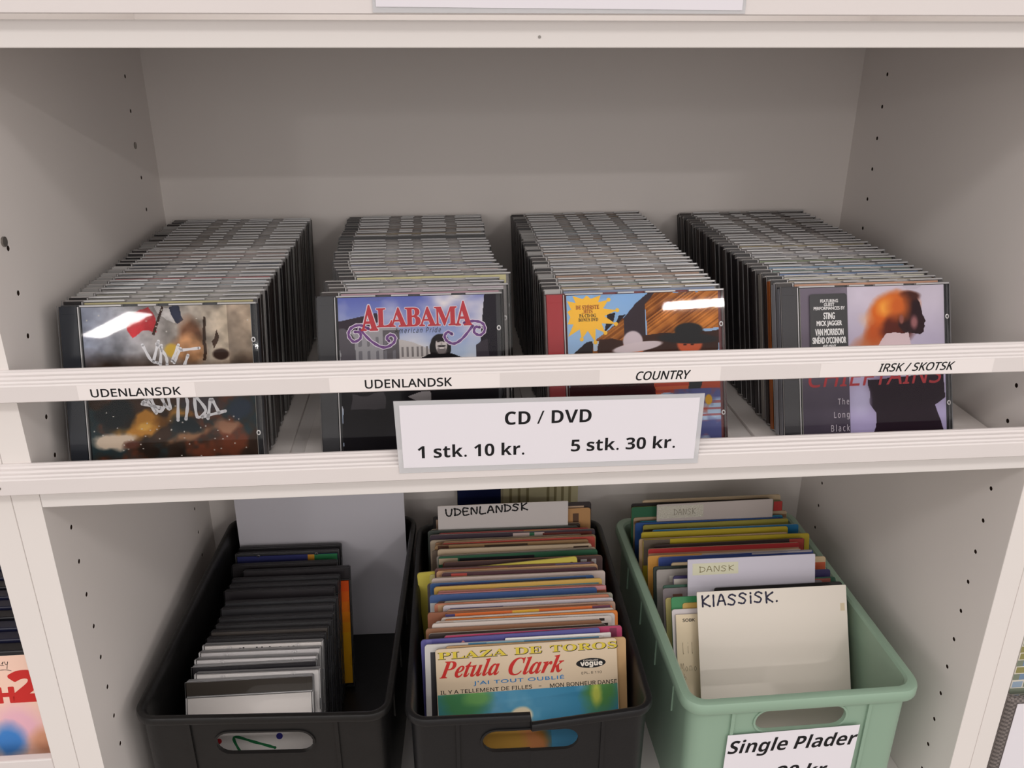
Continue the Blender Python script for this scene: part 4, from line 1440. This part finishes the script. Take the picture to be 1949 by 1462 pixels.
GREEN =[
    (544.0,157.0,180,58.4,0.436),
    (521.0,125.0,160,70.2,0.436),
    (516.8,172.0,168,73.6,0.436),
    (529.0,172.0,172,77.0,0.436),
    (517.0,172.0,176,81.5,0.419),
    (565.0,137.0,180,87.6,0.419),
    (514.6,172.0,168,94.0,0.419),
    (513.3,172.0,176,97.4,0.419),
    (514.1,186.8,176,103.9,0.400),
    (538.5,137.1,200,118.0,0.293),
    (526.1,172.0,176,121.4,0.358),
    (512.3,172.0,176,136.6,0.340),
    (508.5,172.0,176,142.8,0.323),
    (529.0,172.0,176,150.8,0.296),
    (519.0,174.0,176,164.6,0.284),
    (507.9,172.0,176,168.8,0.279),
    (510.1,172.0,176,183.0,0.264),
    (518.9,172.0,176,192.5,0.244),
    (507.3,192.6,176,202.6,0.244),
    (505.0,172.0,176,206.4,0.242),
    (509.3,171.5,176,220.8,0.225),
    (522.8,172.0,176,225.8,0.215),
    (515.7,172.3,176,238.1,0.211),
    (506.0,174.2,176,243.6,0.201),
    (512.5,171.4,176,249.4,0.187),
    (529.9,136.1,204,252.8,0.165),
    (508.0,184.0,176,260.0,0.170),
    (505.0,181.2,188,264.2,0.155),
    (505.0,167.4,190,268.8,0.147),
    (519.6,166.4,192,273.3,0.140),
]

GSPEC = [
    ((224, 215, 204), (206, 196, 182), [(.955, .985, 18, 26, (206, 190, 160))], 'KLAS'),
    ((222, 204, 174), (214, 198, 170), [], 'ENV'),
    ((222, 214, 216), (226, 220, 216), [], 'plain white'),
    ((206, 168, 82), (206, 178, 110), [(.93, .99, 1, 60, (214, 196, 160))], 'ochre yellow'),
    ((48, 138, 82), (70, 140, 96), [], 'bright green'),
    ((18, 16, 18), (40, 36, 36), [], 'shade-filling black'),  # black sheet added to stand in for the shadowed gap beside the card
    ((214, 200, 128), (208, 190, 120), [], 'pale yellow'),
    ((122, 113, 118), (140, 132, 130), [(.06, .12, 6, 60, (86, 50, 40))], 'mid grey'),
    ((30, 78, 60), (60, 100, 84), [(.86, .97, 1, 12, (142, 70, 58)), (.0, .7, 2, 5, (44, 86, 70)), (.02, .9, 6, 30, (124, 116, 120))], 'dark green with red corner'),
    ((198, 194, 206), (186, 182, 188), [], 'DANSK'),
    ((42, 34, 88), (60, 52, 96), [(0, .12, 3, 30, (200, 194, 186))], 'indigo'),
    ((164, 158, 154), (176, 170, 164), [(.08, .2, 7, 14, (206, 200, 192)), (.2, .98, 7, 30, (46, 34, 82))], 'grey with white label'),
    ((26, 40, 34), (44, 58, 50), [], 'blackish green'),
    ((220, 196, 156), (214, 190, 150), [(.55, 1, 6, 40, (204, 88, 50)), (.5, .7, 6, 40, (66, 84, 150))], 'peach with orange block'),
    ((54, 78, 152), (196, 192, 200), [(.6, .99, 0, 2, (206, 200, 206))], 'royal blue'),
    ((226, 160, 70), (210, 176, 130), [(.35, 1, 0, 6, (200, 186, 178))], 'amber'),
    ((190, 44, 48), (206, 170, 140), [(.0, 1, 5, 8, (206, 160, 130))], 'scarlet'),
    ((46, 30, 32), (80, 58, 50), [(.9, 1, 0, 20, (190, 66, 58))], 'very dark brown'),
    ((218, 194, 46), (196, 172, 56), [(0, .16, 0, 30, (112, 100, 88)), (.2, .97, 6, 20, (44, 26, 30))], 'yellow with black silhouette'),
    ((206, 174, 138), (200, 170, 136), [(.08, .7, 2, 9, (150, 84, 60)), (.4, .8, 1, 4, (92, 60, 48))], 'buff with rust wave'),
    ((214, 192, 50), (200, 184, 90), [], 'yellow with small black lettering'),
    ((20, 112, 168), (150, 170, 184), [], 'cyan blue'),
    ((168, 160, 66), (160, 150, 80), [(0, .3, 5, 12, (70, 62, 40))], 'olive yellow'),
    ((34, 78, 150), (60, 90, 150), [], 'cobalt blue'),
    ((36, 124, 160), (40, 120, 120), [(.12, .4, 1, 14, (30, 116, 92))], 'teal'),
    ((190, 180, 176), (184, 174, 168), [], 'TAPED'),
    ((190, 164, 134), (186, 162, 134), [(0, 1, 4, 8, (150, 112, 80))], 'light tan'),
    ((36, 100, 68), (120, 140, 80), [(.94, 1, 0, 30, (190, 50, 48)), (.2, .34, 0, 3, (206, 190, 90)), (.36, .5, 0, 4, (196, 180, 80)), (.7, .9, 0, 3, (54, 90, 50))], 'forest green with yellow flecks'),
    ((24, 18, 20), (40, 30, 30), [], 'jet black'),
    ((204, 180, 146), (200, 178, 146), [], 'parchment'),
]
GR_G = 'records in the green crate'
gobj = []
for k, ((x, w, h, yb, t), (c, e, pt, wd_)) in enumerate(zip(GREEN, GSPEC)):
    roll = rng.uniform(-.006, .006)
    nm, cat, grp, th = 'record_sleeve', 'record', GR_G, 2.0
    if k == 0:
        x, w, h, roll = 539.3, 156, 194, 0.0
        lab = 'large cream card divider handwritten KLASSISK. in the green crate'; nm, cat, grp, th = 'divider_card', 'divider', 'handwritten dividers between records', 1.2
    elif k == 1:
        x, h = 519.5, 165
        lab = 'cream paper envelope with faint pencil writing beside the KLASSISK. card'; nm, cat, th = 'paper_envelope', 'envelope', 1.0
    elif k == 9:
        h, roll = 199.5, 0.0
        lab = 'pale lilac card divider with a note handwritten DANSK in the green crate'; nm, cat, grp, th = 'divider_card', 'divider', 'handwritten dividers between records', 1.2
    elif k == 25:
        h, w, x, roll = 195.5, 138, 534.3, -.01
        lab = 'grey card divider with shiny tape at the back of the green crate'; nm, cat, grp, th = 'divider_card', 'divider', 'handwritten dividers between records', 1.2
    else:
        lab = '%s record sleeve, %s behind the KLASSISK. card' % (wd_, ORD[k])
    gobj.append(sheet(nm, x, w, h, yb, t, c, e, pt, lab, cat, grp, th=th, roll=roll if k else 0.0, r=1.0 if cat != 'record' else 2.6))
PEN = mcol((40, 38, 62), .5, .3, 'ink')
on(gobj[0], 'handwriting', handwriting('KIASSiSk.', 4.5, 87, 179.6, 190.2, 2.1, -.12, 0.012), PEN)
PENCIL = mcol((150, 134, 110), .6, .2, 'ink')
on(gobj[1], 'handwriting', join_meshes('handwriting', [handwriting('lil', 5.5, 19.5, 126, 137, .5, -.12), handwriting('Mono', 3, 21, 108, 116, .5, -.12), handwriting('b', 6, 9.5, 99, 105, .5, -.12)]), PENCIL)
on(gobj[1], 'lettering', text_mesh('SOBK', 7, 19.5, 157.6, 160.6, F_SANS, .05, 0, -.12), INK)
b = B(); b.box(5.2, 54, -.12, -.01, 182.5, 195); nt_ = on(gobj[9], 'note', b.mesh('note'), mcol((206, 204, 178), .3, .5, 'paper'), 'yellowish taped note')
on(nt_, 'handwriting', handwriting('DANSk', 12.5, 51, 185.8, 191.6, .8, -.22), mcol((122, 112, 76), .6, .2, 'ink'))
TAPEM = mat('wrinkled_tape', (200, 196, 182), 0.12, 0.9, bump=1.0, bscale=700)
b = B(); b.box(1, 55, -.15, -.01, 178, 193.5); nt_ = on(gobj[25], 'tape', b.mesh('tape'), TAPEM, 'shiny wrinkled tape')
on(nt_, 'handwriting', handwriting('DANSk', 20, 47, 182, 189, .6, -.22), mcol((122, 116, 100), .4, .3, 'ink'))
on(gobj[20], 'lettering', text_mesh('OEN DUNE PUDDAY', 17, 64, 165.0, 168.2, F_SANS, .05, .3, -.12, 1.2), INK)

# ------------------------------------------------------------------ CD cases standing on end in the left crate
CRCD=[
    (37.9,43.8,0.384),
    (43.2,56.1,0.376),
    (38.7,68.1,0.370),
    (38.2,80.2,0.363),
    (40.2,92.3,0.356),
    (41.3,104.5,0.348),
    (42.8,116.7,0.341),
    (44.4,128.8,0.334),
    (47.1,140.9,0.328),
    (48.3,153.1,0.320),
    (47.1,172.2,0.308),
    (49.1,184.5,0.302),
    (44.1,208.6,0.289),
    (47.5,220.4,0.284),
    (47.9,232.6,0.277),
    (57.9,250.2,0.269),
    (42.8,264.7,0.262),
    (42.0,292.3,0.250),
    (43.6,305.3,0.244),
]

VS = (0.95, 0.90, 1.0)


def stand(me, flip):
    r = me.copy()
    if flip:
        mx = Matrix(((0, 0, -1, 125 * MM), (0, 1, 0, 0), (1, 0, 0, 0), (0, 0, 0, 1)))
    else:
        mx = Matrix(((0, 0, 1, 0), (0, 1, 0, 0), (-1, 0, 0, 142 * MM), (0, 0, 0, 1)))
    r.transform(Matrix.Diagonal((VS[0], VS[1], VS[2], 1)) @ mx)
    r.update()
    return r


JV = {k: stand(m_, False) for k, m_ in JM.items()}
JF = {k: stand(m_, True) for k, m_ in JM.items()}
b = B(); b.box(15.8, 141.0, 1.6, 3.4, 2.0, 122.6)
JF['booklet'] = stand(proto_mesh(b, 'booklet', 0, (PAPER,)), True)
CSPEC = [  # bar or booklet side up, bar colour, booklet colour, words
    (0, (64, 58, 52), (226, 220, 216), 'with white inlay and green pen line'),
    (1, (120, 120, 122), (222, 218, 216), 'with white inlay'), (0, (36, 34, 38), (200, 196, 196), 'with black top bar and pale inlay'), (1, (110, 110, 112), (216, 212, 212), 'with milky white inlay'),
    (1, (110, 110, 112), (210, 206, 206), 'with off white inlay'), (1, (110, 110, 112), (226, 220, 216), 'with white inlay lettered Shu-bi-du@ 16'), (0, (42, 40, 42), (90, 90, 92), 'with black top bar'),
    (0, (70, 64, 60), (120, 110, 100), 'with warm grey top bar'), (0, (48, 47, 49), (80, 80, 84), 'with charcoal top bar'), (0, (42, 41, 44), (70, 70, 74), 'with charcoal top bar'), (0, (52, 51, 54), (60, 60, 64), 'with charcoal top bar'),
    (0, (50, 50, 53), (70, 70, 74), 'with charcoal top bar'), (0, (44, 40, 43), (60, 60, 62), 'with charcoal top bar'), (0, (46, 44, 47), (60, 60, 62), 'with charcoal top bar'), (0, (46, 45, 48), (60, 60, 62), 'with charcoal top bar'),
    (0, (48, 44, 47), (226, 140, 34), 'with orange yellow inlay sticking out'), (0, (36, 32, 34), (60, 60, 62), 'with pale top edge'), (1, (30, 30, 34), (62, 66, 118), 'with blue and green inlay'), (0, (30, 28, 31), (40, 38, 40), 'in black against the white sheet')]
y0_ = CRCD[0][1]
for k, ((x, yb, t), (fl, bar, book, wd_)) in enumerate(zip(CRCD, CSPEC)):
    yy = y0_ + (yb - y0_) * .90
    ms = JF if fl else JV
    bkm = None
    if k == 15:
        q = B()
        n = 10
        for i in range(n):
            c1 = np.array((226, 92, 40.)); c2 = np.array((226, 168, 36.))
            u = min(i / 5.0, 1)
            c = tuple(c1 * (1 - u) + c2 * u)
            q.box(16 + i * 12.2, 16 + (i + 1) * 12.2, 1.6, 3.4, 2, 122.6, cols=c)
        q.box(60, 130, 1.5, 1.6, 96, 108, cols=(60, 40, 24))
        bkm = stand(q.mesh('booklet', color=True), bool(fl))
    if k == 17:
        q = B()
        q.box(16, 138, 1.6, 3.4, 2, 122.6, cols=(64, 68, 122))
        q.box(118, 137.9, 1.5, 1.6, 2.2, 30, cols=(62, 140, 92)); q.box(118, 137.9, 1.5, 1.6, 30, 38, cols=(222, 160, 62))
        bkm = stand(q.mesh('booklet', color=True), bool(fl))
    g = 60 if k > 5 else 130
    r = cd_case(W(x + 2, yy, ZF + .3 + 9.5 * math.sin(t)), (-t, 0, rng.uniform(-.015, .01) - .01), (g, g, g + 2), bar, book, (40, 38, 40) if k > 5 else (150, 150, 152), bkm, ms)
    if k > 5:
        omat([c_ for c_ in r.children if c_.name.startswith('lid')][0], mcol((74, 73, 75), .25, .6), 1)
    lab = 'upended CD case %s, %s' % (wd_, 'frontmost in the left crate' if k == 0 else ORD[k + 1] + ' from the front' if k < 18 else 'last in its crate')
    tag(r, lab, 'cd case', 'CD cases standing on end in the crate')
    if k == 0:
        b = B()
        stroke_ribbons(b, [[(50.1, 71), (43.4, 87.5), (62, 82), (81, 75.5)]], 3.0, 1.36, 0)
        link('pen_line', b.mesh('pen_line', recalc=False), mcol((34, 110, 66), .5, .3, 'ink'), r)['label'] = 'green pen line'
        b = B(); b.face([(85.6 + 3.1 * math.cos(q), 1.36, 86.2 + 3.1 * math.sin(q)) for q in np.linspace(0, 2 * math.pi, 20, endpoint=False)])
        link('dot', b.mesh('dot', recalc=False), mcol((52, 48, 130), .5, .3, 'ink'), r)['label'] = 'blue dot'
        b = B(); b.face([(29.5 + 2.6 * math.cos(q), 1.36, 84.5 + 2.6 * math.sin(q)) for q in np.linspace(0, 2 * math.pi, 20, endpoint=False)])
        link('dot', b.mesh('dot', recalc=False), mcol((170, 36, 44), .5, .3, 'ink'), r)['label'] = 'red dot'
    if k == 5:
        link('lettering', text_mesh(sans_bold('Shu-bi-du@ 16'), 34, 90, 129.5, 138.5, F_SANS, .03, .15, 1.36), INK, r)

# ------------------------------------------------------------------ sheet and leaflet behind the crates' contents
b = B(); b.box(0, 196, 0, .4, 0, 297)
o = link('paper_sheet', b.mesh('paper_sheet'), mat('sheet_paper', (206, 204, 212), 0.6, 0.25))
o.location = W(44, 327, ZF + .2); o.rotation_euler = (math.radians(-1.2), 0, -.02)
tag(o, 'large white paper sheet standing behind the CD cases in the left crate', 'paper sheet')
me = sheet_mesh(152, 250, 1.2, (206, 198, 160), (200, 192, 160), [(0, .36, 0, 250, (24, 32, 72)), (.365, .38, 0, 250, (180, 170, 140))] + [(u, u + .022, 60 + 7 * (i % 3), 96 + 5 * (i % 4), (150, 140, 104)) for i, u in enumerate((.43, .5, .57, .74, .8, .86, .92))], 1.0)
o = link('leaflet', me, SLV)
o.location = W(303, 372, -401.8); o.rotation_euler = (math.radians(-1.0), 0, 0)
tag(o, 'navy and cream printed leaflet standing against the back panel behind UDENLANDSK card', 'leaflet')

# ------------------------------------------------------------------ DVD cases in the neighbouring bookcase
b = B(); b.box(0, 134, 0, 13.6, 0, 190)
DV = {'case': proto_mesh(b, 'case', 1.2, (SATINBLK,))}
b = B(); b.box(4, 133, -.25, -.02, 3, 186)
DV['cover'] = proto_mesh(b, 'cover', 0, (PAPER,))
b = B(); b.box(2, 132, 3, 10.6, 190.02, 190.2)
DV['top_edge'] = proto_mesh(b, 'top_edge', 0, (PAPER,))
for k in range(21):
    t = 0.14
    r = empty('dvd_case', W(-176 + rng.uniform(-1.2, 1.2) * (k > 0), 8 + 15.2 * k, -356 + 13.6 * math.sin(t) + .2), (-t, 0, 0))
    link('case', DV['case'], None, r)
    navy = (26, 28, 52) if k % 3 else (20, 20, 26)
    omat(r.children[0] if r.children else bpy.data.objects[-1], mcol(navy, .3, .5))
    if k == 0:
        a = Art(129, 183, 1.0, (236, 196, 176))
        a.a = np.array((240, 204, 186.)) * (1 - a.Z[..., None]) + np.array((232, 190, 168.)) * a.Z[..., None]
        a.ell(.78, .36, .14, .10, (226, 176, 190), .9, .5, 4)
        a.ell(.70, .44, .10, .08, (70, 128, 196), .9, .6, 6)
        a.ell(.92, .45, .09, .07, (206, 150, 120), .9, .5, 8)
        me = add_slab(a.mesh('cover', -.3, 4, 3), 129, 183, .25, -.3, 4, 3)
        link('cover', me, GLOSSPRINT, r)
        link('title', join_meshes('title', [text_mesh(sans_bold('2'), 102.6, 126.5, 143.5, 170.5, F_SANS, .07, 0, -.4), text_mesh(sans_bold('H'), 90.5, 104, 142.6, 156.5, F_SANS, .06, 0, -.4)]), mcol((196, 44, 40), .5, .3, 'ink'), r)
        b = B()
        stroke_ribbons(b, [[(94, 177), (95, 181), (97, 178), (98, 177)], [(98.5, 179), (100, 180.5), (98.6, 177.5), (100, 177)], [(101, 180.5), (101.5, 178), (103, 178.5), (103.4, 180.5), (102, 174)], [(92, 172.5), (100, 173.2), (105, 172)]], .5, -.4)
        link('lettering', b.mesh('lettering', recalc=False), INK, r)
        lab = 'pink DVD case in front lettered H2 in red in the neighbouring bookcase'
    else:
        o = link('cover', DV['cover'], None, r); omat(o, mcol((40, 44, 84), .4, .4, 'paper'))
        lab = 'dark blue DVD case, %s behind the pink one lettered H2' % ORD[k]
        if k == 9:
            o = link('top_edge', DV['top_edge'], None, r); omat(o, mcol((206, 160, 60), .4, .4, 'paper'))
            lab = 'DVD case with yellow top edge among the dark blue ones behind the pink one'
    tag(r, lab, 'dvd case', 'DVD cases in the neighbouring bookcase')

# ------------------------------------------------------------------ things in the other neighbour
FAB = bpy.data.materials.new('grey_woven_fabric')
FAB.use_nodes = True
nt = FAB.node_tree
pb = nt.nodes['Principled BSDF']
tc = nt.nodes.new('ShaderNodeTexCoord')
wv = nt.nodes.new('ShaderNodeTexChecker'); wv.inputs['Scale'].default_value = 420
wv.inputs[1].default_value = tuple(lin((128, 120, 116))) + (1,); wv.inputs[2].default_value = tuple(lin((92, 86, 84))) + (1,)
nt.links.new(tc.outputs['Object'], wv.inputs['Vector']); nt.links.new(wv.outputs['Color'], pb.inputs['Base Color'])
pb.inputs['Roughness'].default_value = 0.9
b = B()
hw, hd = 150, 85
rings = [(hw, hd, 10, 0), (hw, hd, 10, 196), (hw - 1.5, hd - 1.5, 9, 199), (hw - 5, hd - 5, 7, 199), (hw - 6, hd - 6, 6, 196), (hw - 6, hd - 6, 6, 5)]
nr = 0
for a_, c_, r_, z_ in rings:
    ps = rrect(a_, c_, r_); nr = len(ps)
    b.v += [(x, y, z_) for x, y in ps]
for i in range(len(rings) - 1):
    for k in range(nr):
        j = (k + 1) % nr
        b.f.append((i * nr + k, i * nr + j, (i + 1) * nr + j, (i + 1) * nr + k)); b.mi.append(0); b.c.append(b.col)
b.f.append(tuple(reversed(range(nr)))); b.mi.append(0); b.c.append(b.col)
b.f.append(tuple((len(rings) - 1) * nr + k for k in range(nr))); b.mi.append(0); b.c.append(b.col)
o = link('storage_basket', b.mesh('storage_basket'), FAB)
o.location = W(955, 106, -470)
tag(o, 'grey woven fabric storage basket in the neighbouring bookcase', 'basket')
b = B(); b.box(0, 130, 0, .5, 0, 182)
o = link('paper_sheet', b.mesh('paper_sheet'), PAPER)
o.location = W(815, 20.0, -458)
tag(o, 'white paper sheet on the front of the grey woven basket', 'paper sheet')
a = Art(265, 270, 1.0, (214, 208, 196))
rr = np.random.default_rng(4)
row = (a.Z * 33).astype(int)
u = a.X * 24 + (row % 2) * .5
ci = u.astype(int)
tab = rr.integers(0, 4, (40, 40))
pal = np.array([(120, 142, 168), (150, 168, 186), (146, 140, 92), (128, 136, 120)], float)
inside = ((u - ci) > .08) & ((a.Z * 33 - row) > .14)
a.a = np.where(inside[..., None], pal[tab[row % 40, ci % 40]], a.a)
me = add_slab(a.mesh('gift_box', 0), 265, 270, 40, 0)
o = link('gift_box', me, GLOSSPRINT)
o.location = W(815, 34, -464.8)
tag(o, 'box printed with blue and olive bricks standing in the grey woven basket', 'box')
